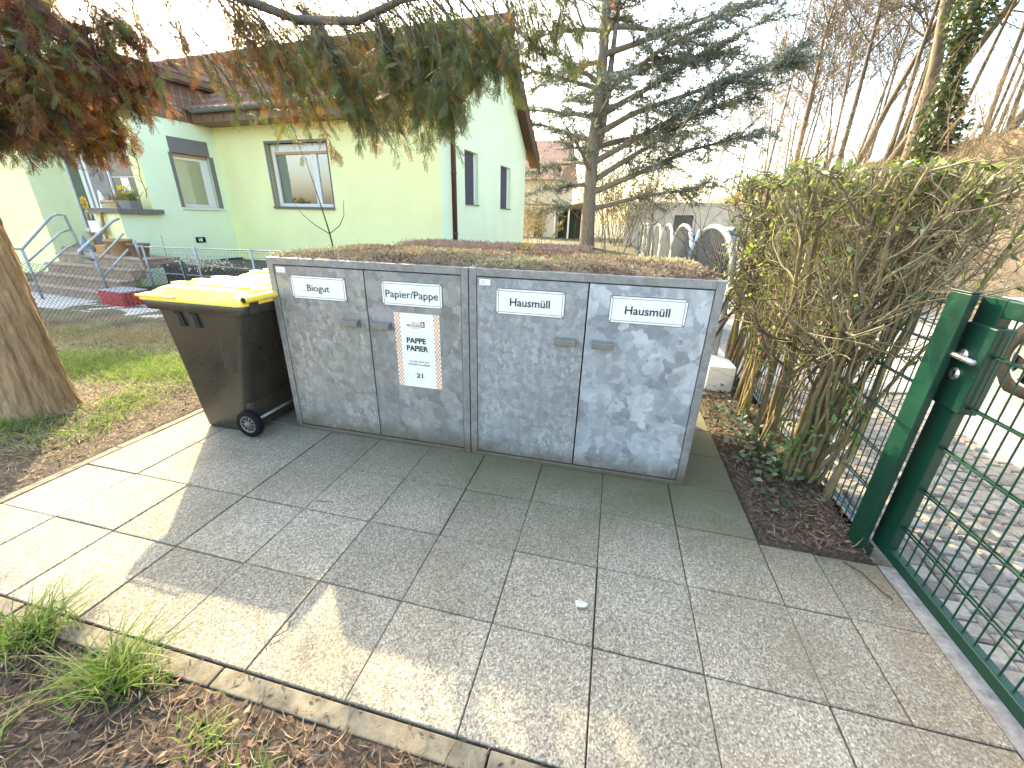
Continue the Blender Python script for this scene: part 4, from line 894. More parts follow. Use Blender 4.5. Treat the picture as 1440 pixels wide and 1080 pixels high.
# background trees share two source trees
src = []
for k, (H, r, mt) in enumerate(((9, .07, M_bark_g), (10, .06, M_bark_d), (8, .06, M_bark_t))):
    src.append(bare_tree('bare_tree', 'slender leafless tree in the background row on the embankment', 'tree', (14+k, 30+6*k, bank_z(14, 30)), (.02, .04, 1), H, r, mt, 3, (4, 7), 'slender background trees')[0])
spots = [(13.5, 9.6), (14.5, 12.8), (14.2, 18.2), (15.5, 16), (16.5, 20), (14.3, 23.5), (16, 27), (13.2, 28.5), (18, 33), (15, 36), (19, 42), (14, 45), (20, 25), (17.5, 13.5), (13, 34), (12.6, 41), (18, 55), (13.5, 56), (13.2, 11.2), (13.6, 14.4), (13.3, 16.2), (14.8, 17.2), (13.4, 18.9), (13.9, 20.4), (13.2, 21.8), (15, 22.4), (13.1, 24.2), (14, 26.5), (13.6, 30.5), (15.8, 31), (12.8, 33), (14.6, 10.4), (16.6, 15.4)]
for k, (x, y) in enumerate(spots):
    c = copy_tree(src[k % 3]); c.location = (x, y, bank_z(x, y)); s_ = rng.uniform(.85, 1.3); c.scale = (s_, s_, s_*rng.uniform(.95, 1.2)); c.rotation_euler = (rng.uniform(-.06, .06), rng.uniform(-.05, .16), rng.uniform(0, 6.28))
# young bank-foot shoots
M_orange_tw = simple('orange_lit_twig', (.36, .24, .12), .9, var=.4)
def thicket(name, label, loc, n, H, spread, mat, leaves=0, lmat=None, leafsize=.07):
    o = thing(name, label, 'shrub', loc); t = Tree()
    for k in range(n):
        p = np.array([rng.normal(0, spread[0]), rng.normal(0, spread[1]), -.1]); d = np.array([rng.normal(0, .22), rng.normal(0, .22), 1])
        bare(t, p, d, H*rng.uniform(.55, 1.05), .016, 1, 3, .1, .03, (18, 45), (3, 6), .2, .004)
    t.mesh('stems', mat, o)
    if leaves:
        segs = [s_ for s_ in t.segs if s_[2] >= 2]; idx = rng.integers(0, len(segs), leaves); P = np.array([segs[i][0][rng.integers(1, len(segs[i][0]))] for i in idx])+rng.normal(size=(leaves, 3))*.06
        V, F = leafquads(P, rdir(leaves), rng.uniform(.6, 1.3, leaves)*leafsize, rng.uniform(.35, .7, leaves)*leafsize); npmesh('leaves', V, F, lmat, o)
    return o
M_beech = leafmat('withered_beech_leaf', [(.28, .17, .07), (.42, .29, .13), (.5, .38, .2), (.2, .15, .06)], .35)
M_olive = leafmat('olive_leaf', [(.10, .12, .03), (.18, .17, .05), (.26, .22, .08), (.07, .09, .03)], .3)
thicket('beech_shrub', 'tan leaved shrub right of the garage', (9.4, 23, .2), 26, 4.4, (.9, 1.2), M_orange_tw, 2600, M_beech, .09)
thicket('beech_shrub', 'tan leaved tall shrub rising behind the white garage roof', (6.6, 27.5, .2), 34, 6.2, (1.7, 1.0), M_orange_tw, 3600, M_beech, .1)
thicket('beech_shrub', 'tan leaved shrub left of the garage, next to the cedar trunk', (3.6, 25, .2), 26, 5.0, (1.2, 1.0), M_orange_tw, 3000, M_beech, .1)
thicket('evergreen_shrub', 'olive green shrub behind the cedar trunk', (2.4, 22.5, .3), 22, 4.2, (.8, .7), M_bark_d, 3600, M_olive, .12)
thicket('evergreen_shrub', 'tall olive shrub in the gap between cedar and arched fence', (3.3, 20, .3), 18, 3.6, (.5, .6), M_bark_d, 2400, M_olive, .11)
thicket('garden_shrub', 'low green shrub beside the planted shelter', (3.1, 6.0, .05), 9, .75, (.22, .25), M_twig, 900, M_olive, .06)
thicket('garden_shrub', 'small green shrub in front of the cream house', (-.6, 19, .4), 14, 1.5, (.6, .5), M_twig, 1500, M_olive, .09)
thicket('garden_shrub', 'dry brown twiggy shrub at the corner of the green gable', (-1.0, 15.5, .4), 20, 1.7, (.5, .5), M_orange_tw)
thicket('road_shrub', 'bare twiggy shrub at the foot of the bank behind the hedge', (9.2, 13, .3), 24, 3.6, (.5, 1.2), M_orange_tw)
thicket('road_shrub', 'bare light twigged shrub at the bank foot beyond the parked car', (9.6, 17.5, .3), 24, 4.2, (.5, 1.2), M_orange_tw)
thicket('road_shrub', 'dry twig tangle near the top of the bank', (12.2, 13.2, 3.7), 24, 1.6, (.5, 1.8), M_orange_tw)
thicket('road_shrub', 'dry twig tangle on the bank crest around the thick grey trunk', (12.2, 17.5, 3.7), 24, 1.7, (.5, 1.8), M_twig)
thicket('road_shrub', 'dry twig tangle at the far end of the bank crest', (12.2, 22.5, 3.7), 24, 1.9, (.5, 1.8), M_orange_tw)
thicket('road_shrub', 'dry twig tangle on the bank slope near the right edge of the picture', (11.3, 9.5, 2.5), 26, 1.5, (.5, 1.6), M_twig)
thicket('road_shrub', 'dry twig tangle on the bank slope straight above the hedge', (11.4, 12.0, 2.6), 26, 1.6, (.5, 1.4), M_orange_tw)
# thin vertical shoots behind the cabinets
SH = [(3.05, 3.2, 2.4, (.06, 0, 1)), (3.35, 3.6, 2.7, (.02, .05, 1)), (3.6, 3.3, 2.2, (-.05, .0, 1)), (3.75, 4.3, 2.9, (.07, .02, 1)), (2.95, 4.9, 2.6, (.14, 0, 1)), (3.85, 3.0, 1.9, (.1, 0, 1))]
for k, (x, y, H, d) in enumerate(SH):
    o = thing('bare_shoot', 'thin pale leafless shoot rising behind the right cabinet', 'sapling', (x, y, 0), 0, 'thin shoots behind the cabinets'); t = Tree(); bare(t, (0, 0, -.05), d, H, .011, 1, 2, .06, .02, (25, 55), (3, 6), .3, .0025); t.mesh('stem', M_bark_t, o)
# dark leafless shrub left of the hedge
o = thing('dark_shrub', 'dark knotty leafless shrub at the left end of the hedge', 'shrub', (4.02, 2.55, 0)); t = Tree()
for k in range(5): bare(t, (rng.normal(0, .04), rng.normal(0, .05), .0), (rng.normal(.05, .12), rng.normal(0, .15), 1), 1.35, .02, 0, 3, .22, .0, (30, 70), (3, 6), .45, .003)
t.mesh('stems', M_twig_b, o)

# cedar
o = thing('cedar_tree', 'tall blue green cedar with long spreading branches in the neighbouring garden', 'tree', (1.85, 17, .3))
t = Tree(); tr = [np.array(p) for p in ((0.12, 0, -.3), (.05, 0, .6), (0, 0, 2), (-.05, 0, 4), (.05, 0, 6.2), (.0, 0, 8.5), (.1, 0, 11), (.1, 0, 14))]; t.tube(tr, [.36, .30, .27, .24, .2, .17, .12, .04], 14)
t.tube([(-.02, 0, 3.3), (.25, .1, 4.6), (.35, .1, 6.5), (.45, .1, 9)], [.17, .15, .12, .06], 10); t.mesh('trunk', M_bark_g, o)
b = Tree(); NP = []; ND = []
def cedar_branch(z, az, L, el, r):
    q = np.array([np.interp(z, [p[2] for p in tr], [p[0] for p in tr]), 0, z]); d = np.array([math.cos(az)*math.cos(el), math.sin(az)*math.cos(el), math.sin(el)])
    n = 8; pts = [q]
    for i in range(n): d = unit(d+rng.normal(size=3)*.07+[0, 0, -.012 if i < 5 else -.03]); pts.append(pts[-1]+d*L/n)
    b.tube(pts, np.linspace(r, .012, n+1), 7)
    for k in range(int(L*7)):
        u_ = .18+.82*rng.random(); i = min(int(u_*n), n-1); qq = pts[i]+(pts[i+1]-pts[i])*(u_*n-i); dd = unit(pts[i+1]-pts[i]); sd = rng.choice([-1, 1]); side = np.array([-dd[1], dd[0], 0])*sd
        nd = unit(dd*.7+side*rng.uniform(.5, 1.2)+[0, 0, rng.uniform(-.5, .3)]); l2 = L*rng.uniform(.12, .3)*(1.2-u_*.6); p2 = wander(qq, nd, l2, 4, .12, -.02); b.tube(p2, np.linspace(.016, .005, 5), 4)
        for w_ in range(int(l2*15)+5):
            v_ = rng.random()*3.99; j = int(v_); c = p2[j]+(p2[j+1]-p2[j])*(v_-j); nd2 = unit(unit(p2[j+1]-p2[j])+rng.normal(size=3)*[.7, .7, .5]); l3 = rng.uniform(.15, .4)
            b.tube([c, c+nd2*l3*.5, c+nd2*l3+[0, 0, -.02]], [.005, .004, .003], 3)
            kk = 7; s_ = rng.random(kk)*l3; NP.append(c+nd2*s_[:, None]); ND.append(rdir(kk)*[1, 1, .6]+nd2*.5+[0, 0, .35])
for z, az, L, el in [(1.7, .15, 5.2, .30), (2.3, -.35, 6.4, .38), (2.7, .35, 6.6, .5), (3.4, -.1, 6.8, .36), (3.9, .6, 6.0, .4), (4.4, -.5, 6.6, .42), (5.0, .1, 6.4, .35), (5.6, -.9, 5.5, .35), (6.3, .2, 6, .3), (7, -.3, 5.6, .3), (7.8, .3, 5, .3), (8.6, -.4, 4.6, .25), (9.5, .1, 4, .2),
                     (1.9, 2.9, 3.0, -.1), (2.6, 3.4, 3.2, .02), (3.4, 2.6, 3.4, .12), (4.2, 3.3, 3.6, .15), (5.0, 2.8, 3.6, .2), (5.9, 3.5, 3.4, .2), (6.8, 2.7, 3.2, .2), (7.7, 3.3, 3.0, .2), (8.6, 2.9, 2.8, .2), (3.1, 4.4, 3.6, .25), (4.6, 4.9, 4.0, .3), (6.1, 4.2, 3.6, .2), (7.4, 5.0, 3.6, .2), (4, 1.6, 4, .3), (6, 1.9, 4, .3), (8, 1.3, 3.5, .3), (10, 3.6, 2.5, .2), (10.5, 5.5, 2.6, .2)]:
    cedar_branch(z, az, L, el, .055+.012*L)
b.mesh('branches', M_bark_g, o); P = np.concatenate(NP); D = np.concatenate(ND); n = len(P)
V, F = leafquads(P, D, rng.uniform(.07, .15, n), rng.uniform(.02, .04, n)); npmesh('needles', V, F, leafmat('cedar_needle', [(.05, .075, .065), (.10, .135, .12), (.17, .215, .19), (.14, .16, .09)], .2, .6), o)
# dry grass on the bank
n = 16000; x = rng.uniform(9.9, 14.5, n); y = rng.uniform(2, 40, n)**1.0; z = np.interp(x, BX, BZ)-.08
P = np.stack([x, y, z], 1); V, F = blades(P, rdir(n)*.9+[-.3, -.2, 1], rng.uniform(.2, .55, n), .035, 1.0, 2)
tag(npmesh('dry_grass', V, F, leafmat('dry_grass_blade', [(.30, .22, .12), (.42, .33, .19), (.20, .15, .08), (.34, .27, .18)], .25)), kind='stuff')

# ------------------------------------------------------------------ privet hedge
def clip_tubes(t, zmax):
    pass
o = thing('privet_hedge', 'clipped half bare privet hedge with mossy stems between cabinet and gate', 'hedge'); t = Tree(); tw = Tree()
bases = [(4.36, .66, 12), (4.48, .62, 12), (4.46, .78, 9), (4.28, .95, 8), (4.40, 1.25, 10), (4.33, 1.6, 10), (4.40, 2.0, 10), (4.40, 2.4, 10), (4.44, 2.7, 8)]
LP = []; LY = []
def htwig(q, d, L, r, lev):
    n_ = 4 if lev < 2 else 3; pts = wander(q, d, L, n_, .16, .05); pts = [p for p in pts if p[2] < 1.77+.012*math.sin(p[1]*9)+.05*p[1]]
    if len(pts) < 2: return
    (t if lev == 0 else tw).tube(pts, np.linspace(r, max(.0013, r*.5), len(pts)), (6, 4, 3, 3)[lev])
    if lev >= 1: LP.extend(pts[1:])
    if lev >= 3: return
    for k in range((5, 4, 3)[lev]):
        u_ = rng.uniform(.2, 1)*(len(pts)-1.001); i = int(u_); qq = pts[i]+(pts[i+1]-pts[i])*(u_-i); dd = unit(pts[i+1]-pts[i]); nd = unit(dd+rng.normal(size=3)*.55+[0, 0, .12]); htwig(qq, nd, L*rng.uniform(.4, .7), r*.5, lev+1)
for bx_, by_, nst in bases:
    for k in range(nst):
        fx = rng.uniform(-.2, .36)*(1.0 if by_ > .8 else 1.3); fy = rng.uniform(-.24, .24) if by_ > .8 else rng.uniform(-.22, .2)
        p0 = np.array([bx_+rng.normal(0, .028), by_+rng.normal(0, .04), -.03]); H_ = 1.72+.05*by_
        p3 = np.array([bx_+fx*1.15, by_+fy*1.2, H_]); mid = p0+(p3-p0)*.45+rng.normal(size=3)*.05; mid[:2] = p0[:2]+(mid[:2]-p0[:2])*.75
        us = np.linspace(0, 1, 9)[:, None]; pts = list((1-us)**2*p0+2*us*(1-us)*mid+us**2*p3+rng.normal(size=(9, 3))*.014)
        r0 = rng.choice([.007, .009, .013, .018, .024], p=[.22, .28, .25, .15, .10]); t.tube(pts, np.linspace(r0, r0*.4, 9), 7)
        for j in range(9):
            u_ = (1-.66*rng.random()**1.8)*8*.999; i = int(u_); q = pts[i]+(pts[i+1]-pts[i])*(u_-i); dd = unit(pts[i+1]-pts[i]); nd = unit(dd+rng.normal(size=3)*[.75, .75, .3]); htwig(q, nd, rng.uniform(.25, .5)*(1.2-u_/16), r0*.35+.0012, 1)
t.mesh('stems', M_stem, o); tw.mesh('twigs', M_twig, o)
LP = np.array(LP); pr = np.clip(.06+.30*(LP[:, 1]-.5)/2.6+.16*(LP[:, 2] < .75)+.10*(LP[:, 2] > 1.55), .05, .62); pick = LP[rng.random(len(LP)) < pr*.46]
P = np.repeat(pick, 2, 0); D = rdir(len(P))+[0, 0, .25]; V, F = leafquads(P+rng.normal(size=P.shape)*.008, D, rng.uniform(.028, .055, len(P)), rng.uniform(.014, .026, len(P)), None, .12)
npmesh('leaves', V, F, leafmat('privet_leaf', [(.045, .075, .02), (.10, .14, .03), (.18, .24, .04), (.28, .34, .06), (.07, .10, .05)], .35, .4), o)
# leafy sprout at the foot
n = 190; c = np.array([(4.27, .62, .16), (4.31, .60, .3), (4.42, .58, .42), (4.5, .55, .55), (4.36, .66, .1)])[rng.integers(0, 5, n)]; P = c+rng.normal(size=(n, 3))*[.06, .06, .08]
V, F = leafquads(P, rdir(n)+[-.3, -.3, .3], rng.uniform(.035, .06, n), rng.uniform(.018, .03, n), None, .1); npmesh('low_leaves', V, F, leafmat('privet_sprout', [(.06, .12, .04), (.12, .22, .06), (.18, .3, .09)], .3, .35), o)
# ivy on the ground below
n = 330; P = np.stack([rng.uniform(4.03, 4.5, n), rng.uniform(.1, 2.2, n), rng.uniform(.03, .10, n)], 1); N = rdir(n)*.6+[0, 0, 1]; D = rdir(n)*[1, 1, .2]
P[:200] = np.stack([rng.normal(4.22, .08, 200), rng.normal(.95, .35, 200), rng.uniform(.03, .13, 200)], 1)
P[:, 1] = np.maximum(P[:, 1], .12+.3*rng.random(n)); V, F = leafquads(P, D, rng.uniform(.035, .06, n), rng.uniform(.03, .05, n), unit(N)); tag(npmesh('ivy_ground_cover', V, F, leafmat('ground_ivy', [(.012, .03, .018), (.03, .06, .03), (.06, .1, .06), (.12, .16, .12)], .1, .3)), kind='stuff')

# ------------------------------------------------------------------ litter, grass, bits on the paving
def litter(name, boxes, n, mat, L, W, lift=.02):
    Ps = []
    for (x0, x1, y0, y1, wgt) in boxes:
        k = int(n*wgt); x = rng.uniform(x0, x1, k); y = rng.uniform(y0, y1, k); z = np.array([ground_h(a, b) for a, b in zip(x, y)])+rng.uniform(.002, lift, k); Ps.append(np.stack([x, y, z], 1)[z > -.05])
    P = np.concatenate(Ps); k = len(P); D = rdir(k)*[1, 1, .25]; V, F = leafquads(P, D, rng.uniform(*L, k), rng.uniform(*W, k), unit(rdir(k)*.7+[0, 0, 1]), .1)
    return tag(npmesh(name, V, F, mat), kind='stuff')
M_litter = leafmat('brown_litter', [(.035, .018, .012), (.085, .048, .028), (.15, .088, .052), (.065, .042, .03), (.24, .165, .105)], .1, .8)
M_straw = leafmat('straw', [(.30, .22, .11), (.42, .34, .19), (.2, .14, .08), (.36, .30, .17)], .2, .8)
litter('leaf_litter', [(4.02, 4.56, -.02, 2.4, .18), (-.5, 4.4, -2.3, -1.285, .5), (-3, -.07, -1.4, 1.6, .32)], 15000, M_litter, (.015, .05), (.006, .02))
litter('needle_litter', [(4.02, 4.56, -.02, 2.0, .14), (-.5, 4.4, -2.2, -1.285, .56), (-2.4, -.07, -1.4, .9, .3)], 16000, leafmat('needle_brown', [(.10, .062, .036), (.2, .138, .085), (.32, .235, .155), (.14, .085, .055)], .1, .8), (.03, .09), (.002, .005), .035)
litter('straw_litter', [(-3.2, -.07, -1.2, 2.4, 1.)], 13000, M_straw, (.025, .08), (.002, .006), .03)
M_grass = leafmat('fresh_grass', [(.07, .13, .02), (.12, .21, .03), (.19, .29, .045), (.26, .33, .08), (.34, .32, .14)], .45, .5)
def lawn(name, spots_, mat, hh, kind='stuff'):
    Ps = []
    for (x, y, sx, sy, n) in spots_:
        p = np.stack([rng.normal(x, sx, n), rng.normal(y, sy, n)], 1); p = p[(p[:, 0] < -.075) | (p[:, 1] > 1.7)]; Ps.append(p)
    p = np.concatenate(Ps); k = len(p); z = np.array([ground_h(a, b) for a, b in p])-.005; V, F = blades(np.column_stack([p, z]), rdir(k)*.55+[0, 0, 1], rng.uniform(*hh, k), .006, .6, 2)
    return tag(npmesh(name, V, F, mat), kind=kind)
lawn('lawn_grass', [(-1.9, .95, .38, .22, 3200), (-1.3, 1.05, .32, .18, 2400), (-2.4, .8, .4, .2, 1500), (-.95, .95, .25, .16, 900), (-1.15, -.22, .22, .1, 1100), (-1.5, -.1, .2, .14, 700), (-.75, .35, .12, .2, 350), (-.55, .2, .1, .25, 350), (-.45, -.15, .08, .15, 160)], M_grass, (.05, .13))
lawn('dry_lawn', [(-2.8, 1.75, .9, .16, 2600), (-1.2, 2.0, .9, .22, 2600), (-3.8, 1.6, .6, .2, 1200)], leafmat('dry_lawn_blade', [(.32, .27, .12), (.44, .37, .2), (.2, .2, .06), (.26, .18, .09)], .3), (.04, .12))
GT = [(1.13, -1.30, .06, 190, (.11, .22), 'dense tall green grass tuft at the kerb, leftmost of the two big ones'), (1.59, -1.34, .06, 230, (.11, .24), 'biggest fresh green grass tuft leaning over the kerb'), (1.42, -1.62, .05, 70, (.06, .13), 'pale sparse grass tuft in the brown litter at the lower left'),
      (2.04, -1.40, .045, 70, (.04, .09), 'small yellowish grass tuft right of the big tuft'), (2.28, -1.46, .05, 60, (.03, .08), 'low green weed tuft below the kerb in the litter'), (1.75, -1.3, .03, 24, (.04, .08), 'sparse grass blades at the kerb edge right of the biggest tuft'),
      (2.0, -1.255, .02, 22, (.05, .09), 'thin wispy grass growing from the kerb joint'), (2.74, -1.40, .03, 30, (.03, .06), 'tiny grass sprig at the bottom edge of the picture'), (.92, -1.38, .04, 40, (.05, .1), 'grass sprig at the far left edge of the litter bed')]
for (x, y, s_, n, hh, lab) in GT:
    P = np.stack([rng.normal(0, s_, n), rng.normal(0, s_*.7, n), np.full(n, -.01)], 1); V, F = blades(P, rdir(n)*.45+[.12, .1, 1], rng.uniform(*hh, n)*1.25, .0065, .75, 4)
    tag(npmesh('grass_tuft', V, F, M_grass, loc=(x, y, ground_h(x, y))), lab, 'grass tuft', 'grass tufts at the kerb')
o = thing('weed', 'broad leaved weed at the lower left corner', 'weed', (1.02, -1.5, .02)); P = np.zeros((9, 3))+rng.normal(size=(9, 3))*.01; V, F = leafquads(P+[0, 0, .03], rdir(9)*[1, 1, .3]+[0, 0, .45], rng.uniform(.06, .1, 9), .035, None, .15); npmesh('leaves', V, F, M_grass, o)
n = 260; x = rng.uniform(.4, 4.4, n); y = -1.205-np.abs(rng.normal(0, .05, n)); y = np.maximum(y, -1.30); P = np.stack([x, y, np.full(n, .006)], 1); V, F = leafquads(P, rdir(n)*[1, 1, .08], rng.uniform(.008, .035, n), rng.uniform(.002, .009, n), unit(rdir(n)*.5+[0, 0, 1])); tag(npmesh('kerb_litter', V, F, M_litter), kind='stuff')
n = 260; x = rng.uniform(.1, 4.5, n); y = rng.uniform(-1.2, .36, n); P = np.stack([x, y, np.full(n, .004)], 1); V, F = leafquads(P, rdir(n)*[1, 1, .1], rng.uniform(.006, .022, n), rng.uniform(.0015, .005, n), unit(rdir(n)*.3+[0, 0, 1])); tag(npmesh('paving_crumbs', V, F, M_litter), kind='stuff')
# twigs and a scrap
def twig(label, pts, r): 
    m = MB(); m.tube(pts, np.linspace(r, r*.5, len(pts)), 5); tag(m.build('twig', M_twig_b), label, 'twig')
twig('long thin dark twig on the slab by the gate post', [(4.36, -.06, .008), (4.41, -.12, .012), (4.44, -.2, .008), (4.47, -.25, .006)], .004)
twig('curved dark twig lying across a slab joint in the sunlit wedge', [(2.02, -1.0, .005), (2.04, -1.04, .012), (2.01, -1.08, .012), (1.99, -1.1, .006), (2.02, -1.12, .004)], .0022)
twig('short dark twig on the shaded slab above the light patches', [(1.62, -.33, .005), (1.67, -.335, .01), (1.72, -.32, .005)], .002)
twig('small bent twig at the shadow edge', [(2.62, -.80, .005), (2.64, -.81, .01), (2.66, -.80, .004)], .002)
m = MB(); k = 14
m.loft([[(.024*s_*math.cos(a)*(1+.25*math.sin(3*a+s_)), .017*s_*math.sin(a)*(1+.2*math.cos(2*a)), z) for a in np.linspace(0, 2*math.pi, k, False)] for s_, z in ((.5, .001), (1, .008), (1.05, .016), (.7, .02), (.55, .012))], 0, True, True)
tag(m.build('paper_scrap', simple('off_white_scrap', (.6, .57, .5), .8, var=.3, scale=80), loc=(3.139, -.633, .002)), 'small crumpled whitish scrap on the middle slab', 'scrap')

# ------------------------------------------------------------------ big conifer over the scene
o = thing('conifer_tree', 'shaggy conifer with stringy bark, its drooping brown green branches hanging overhead', 'tree', (-1.17, .03, 0))
zs_ = [-.1, 0, .06, .12, .2, .35, .8, 1.15, 1.7, 2.4, 3.2, 4.5, 7]; cxs = [0, 0, .01, .02, .035, .06, .09, .07, -.05, -.15, -.2, -.2, -.1]; cys = [0, 0, 0, 0, 0, 0, 0, .02, .08, .2, .3, .35, .4]; rs = [.31, .262, .236, .214, .198, .18, .165, .16, .155, .15, .13, .11, .04]
ring = []; NA = 120
for z in np.concatenate([np.arange(-.1, 1.9, .022), [2.1, 2.4, 2.8, 3.2, 4.5, 7]]):
    cx, cy, r = np.interp(z, zs_, cxs), np.interp(z, zs_, cys), np.interp(z, zs_, rs); rg = []
    for a in np.linspace(0, 2*math.pi, NA, False):
        tw_ = a+z*.35; ca, sa = math.cos(tw_), math.sin(tw_)
        ridge = 1-2*abs(mnoise.fractal(Vector((ca*5.2, sa*5.2, z*1.0)), 1., 2., 3)); rid2 = mnoise.fractal(Vector((ca*16, sa*16, z*3.2)), 1., 2., 2)
        rr = r*(1+.07*math.sin(3*a+z*1.6)+.05*math.sin(5*a-z)*max(0, 1-z))+.016*ridge+.008*rid2
        rg.append((cx+rr*math.cos(a), cy+rr*math.sin(a), z))
    ring.append(rg)
m = MB(); m.loft(ring, 0, True, True); tk = m.build('trunk', M_bark_c, o)
# spray prototype: flat scaly fan, unit length along +x in the xy plane
pp = []
def spray_quad(x, y, a, L, W_): pp.append((x, y, a, L, W_))
spray_quad(0, 0, 0, 1, .028)
for k in range(7):
    for s_ in (-1, 1):
        x = .06+.13*k+(.06 if s_ > 0 else 0); L = .40*(1-.085*k)*rng.uniform(.75, 1.15); a_ = R(rng.uniform(28, 48)); spray_quad(x, 0, s_*a_, L, .030)
        for q in (.3, .55, .8):
            for s2 in (-1, 1): spray_quad(x+math.cos(a_)*L*q, s_*math.sin(a_)*L*q, s_*a_+s2*R(34), L*.30*rng.uniform(.7, 1.2), .024)
PV = []
for x, y, a, L, W_ in pp:
    c, s_ = math.cos(a), math.sin(a); PV += [(x, y, 0), (x+c*L*.5-s_*W_/2, y+s_*L*.5+c*W_/2, .0), (x+c*L, y+s_*L, -.03), (x+c*L*.5+s_*W_/2, y+s_*L*.5-c*W_/2, .0)]
PV = np.array(PV)
def sprays(P, D, S_):
    n = len(P); D = unit(D); N = unit(np.cross(D, unit(np.cross([0, 0, 1.], D)+rdir(n)*.7))); B = np.cross(N, D)
    V = P[:, None, :]+S_[:, None, None]*(PV[None, :, 0:1]*D[:, None, :]+PV[None, :, 1:2]*B[:, None, :]+(PV[None, :, 2:3]-.25*PV[None, :, 0:1]**2*.6)*N[:, None, :]*np.sign(N[:, None, 2:3]+1e-6))
    return V.reshape(-1, 3), np.arange(n*len(PV)).reshape(-1, 4)
oo = np.array([-1.17, .03, 0]); bt = Tree(); SP = []; SD = []; SS = []; ST = []
def hang(q, d, L, r, nsp, size, tone, sag=-.09, sub=2):
    pts = wander(q, d, L, 6, .10, sag); bt.tube([p-oo for p in pts], np.linspace(r, .002, 7), 4)
    for k in range(nsp):
        u_ = (.12+.88*rng.random())*5.999; i = int(u_); p = pts[i]+(pts[i+1]-pts[i])*(u_-i); dd = unit(pts[i+1]-pts[i]); nd = unit(dd*.8+rng.normal(size=3)*.55+[0, 0, -.25])
        SP.append(p); SD.append(nd); SS.append(size*rng.uniform(.6, 1.25)); ST.append(tone+rng.normal()*.17)
    if sub:
        for k in range(sub):
            u_ = rng.uniform(.15, .75)*6; i = int(u_); dd = unit(pts[i+1]-pts[i]); hang(pts[i], unit(dd+rng.normal(size=3)*.5+[0, 0, -.15]), L*rng.uniform(.4, .6), r*.5, nsp//2, size, tone+rng.normal()*.1, sag, 0)
# main limb reaching right over the cabinets
limb = [(-1.05, .2, 3.4), (-.4, .85, 3.25), (.2, 1.25, 2.97), (.72, 1.3, 2.80), (1.18, 1.32, 2.775), (1.52, 1.33, 2.87), (2.2, 1.4, 2.95), (2.9, 1.5, 3.1)]
bt.tube([np.array(p)-oo for p in limb], [.05, .045, .036, .03, .026, .021, .014, .008], 8)
limb2 = [(-1.0, .3, 3.6), (-.1, 1.5, 3.5), (.8, 1.9, 3.25), (1.7, 1.9, 3.1), (2.6, 1.9, 3.15)]; bt.tube([np.array(p)-oo for p in limb2], [.045, .035, .028, .02, .01], 7)
LA = np.array(limb); LB = np.array(limb2)
def along(A, u_): i = min(int(u_), len(A)-2); return A[i]+(A[i+1]-A[i])*(u_-i)
for k in range(78):
    u_ = rng.uniform(.7, 6.9); q = along(LA, u_); x = q[0]; L = np.interp(x, [-.3, .3, 1.0, 1.8, 2.4, 2.9], [.5, .66, .80, .82, .58, .4])*rng.uniform(.5, 1.05)
    hang(q, (rng.uniform(.25, .85), rng.uniform(-.35, .35), -rng.uniform(.25, .8)), L, .006, int(17*L)+3, .105, np.interp(x, [-.3, .8, 1.6], [.42, .66, .78]))
for k in range(46):
    u_ = rng.uniform(.8, 3.9); q = along(LB, u_); x = q[0]; L = np.interp(x, [-.3, .5, 1.5, 2.2, 2.7], [.5, .8, .85, .7, .45])*rng.uniform(.5, 1.1)
    hang(q, (rng.uniform(.2, .8), rng.uniform(-.3, .3), -rng.uniform(.3, .8)), L, .006, int(16*L)+3, .11, np.interp(x, [-.3, .8, 1.6], [.45, .68, .8]))
for k in range(34):
    q = np.array([rng.uniform(-.95, .25), rng.uniform(1.1, 1.7), rng.uniform(2.85, 3.25)])
    hang(q, (rng.uniform(.4, .9), rng.uniform(-.2, .2), -rng.uniform(.4, .8)), rng.uniform(.35, .7), .006, 7, .10, rng.choice([.3, .45, .6]))
for k in range(30):
    q = np.array([rng.uniform(1.4, 2.7), rng.uniform(1.2, 1.9), rng.uniform(2.75, 3.2)])
    hang(q, (rng.uniform(.1, .7), rng.uniform(-.2, .2), -rng.uniform(.3, .8)), rng.uniform(.3, .5), .006, 9, .10, rng.choice([.55, .7, .9]))
for k in range(26):  # more sprays by the second limb, added to shade the front paving strip
    q = np.array([rng.uniform(-.35, .8), rng.uniform(1.85, 2.35), rng.uniform(2.65, 3.3)])
    hang(q, (rng.uniform(.3, .8), rng.uniform(-.2, .2), -rng.uniform(.3, .7)), rng.uniform(.4, .65), .006, 13, .11, rng.choice([.4, .6, .8]))
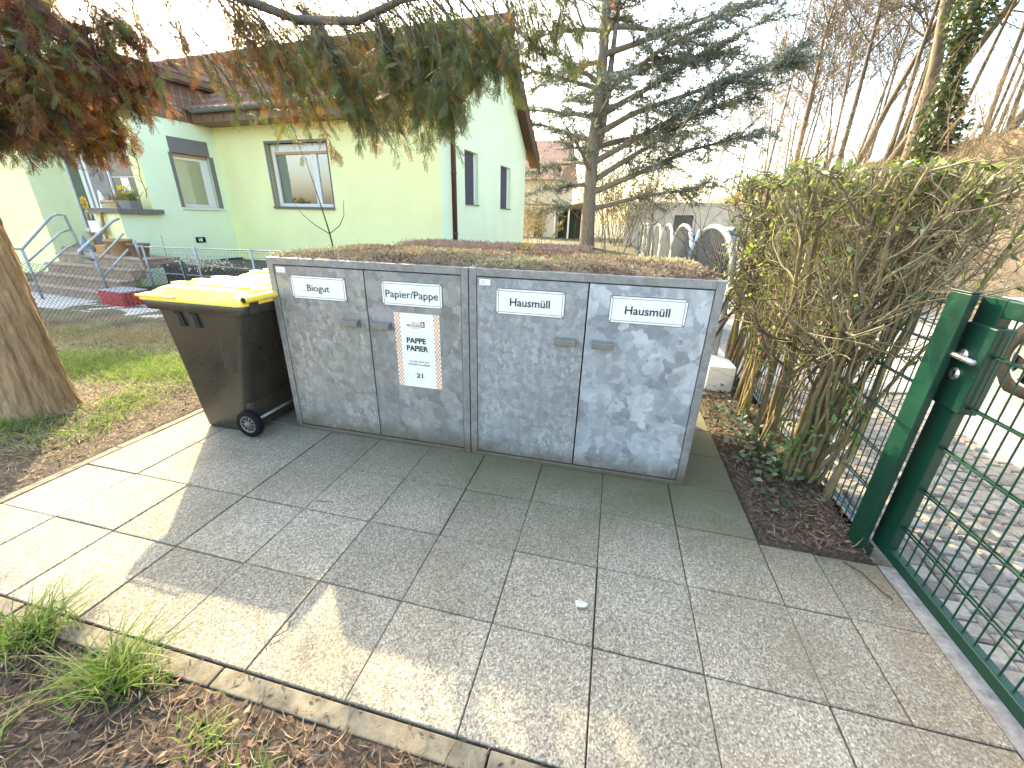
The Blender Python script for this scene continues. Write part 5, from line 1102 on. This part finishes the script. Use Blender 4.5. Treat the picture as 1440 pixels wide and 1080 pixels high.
for k in range(30):
    q = np.array([rng.uniform(-.35, .75), rng.uniform(1.1, 1.6), rng.uniform(2.6, 3.0)])
    hang(q, (rng.uniform(.5, 1.), rng.uniform(-.2, .2), -rng.uniform(.3, .7)), rng.uniform(.4, .6), .006, 11, .10, rng.choice([.35, .5, .7, .9]))
# two long tresses at the right end
for (qx, qz, L) in ((1.5, 2.7, .66), (1.62, 2.75, .74), (1.78, 2.75, .62), (1.0, 2.6, .52), (2.0, 2.8, .45)):
    for r_ in range(3): hang((qx+rng.normal(0, .06), 1.3+rng.normal(0, .08), qz), (.3, 0, -1), L, .006, 26, .11, .8)
# heavy dark mass on the left
limb3 = [(-1.25, .2, 2.3), (-1.1, .4, 2.62), (-.8, .6, 2.66), (-.4, .7, 2.6)]; bt.tube([np.array(p)-oo for p in limb3], [.05, .04, .03, .02], 7)
for k in range(430):
    q = np.array([rng.uniform(-1.75, -.16), rng.uniform(.30, .86), rng.uniform(2.04, 2.85)])
    if q[0] > -.6 and q[2] < 2.04+.45*(q[0]+.6)/.44: q[2] += .3
    hang(q, (rng.uniform(-.1, .6), rng.uniform(-.4, .3), -rng.uniform(.1, .7)), rng.uniform(.2, .36), .004, 13, .095, rng.choice([.05, .2, .5, .78], p=[.36, .27, .19, .18]), -.08, 1)
# extra spray clump at the back, added to shade the front paving
for k in range(38):
    q = np.array([rng.uniform(-.15, 1.3), rng.uniform(1.65, 2.05), rng.uniform(2.5, 3.2)])
    hang(q, (rng.uniform(.2, .7), rng.uniform(-.3, .3), -rng.uniform(.3, .8)), rng.uniform(.4, .7), .005, 16, .11, rng.choice([.5, .65, .85]), -.08, 1)
bt.mesh('branches', M_bark_d, o)
SP = np.array(SP); SD = np.array(SD); SS = np.array(SS); ST = np.clip(ST, 0, 1)
V, F = sprays(SP-oo, SD, SS)
npmesh('foliage', V, F, leafmat('conifer_spray', [(.05, .016, .008), (.17, .055, .018), (.26, .125, .035), (.17, .155, .035), (.075, .10, .025), (.13, .165, .045)],   .36, .6, attr=True), o, tone=np.repeat(ST, len(PV)))
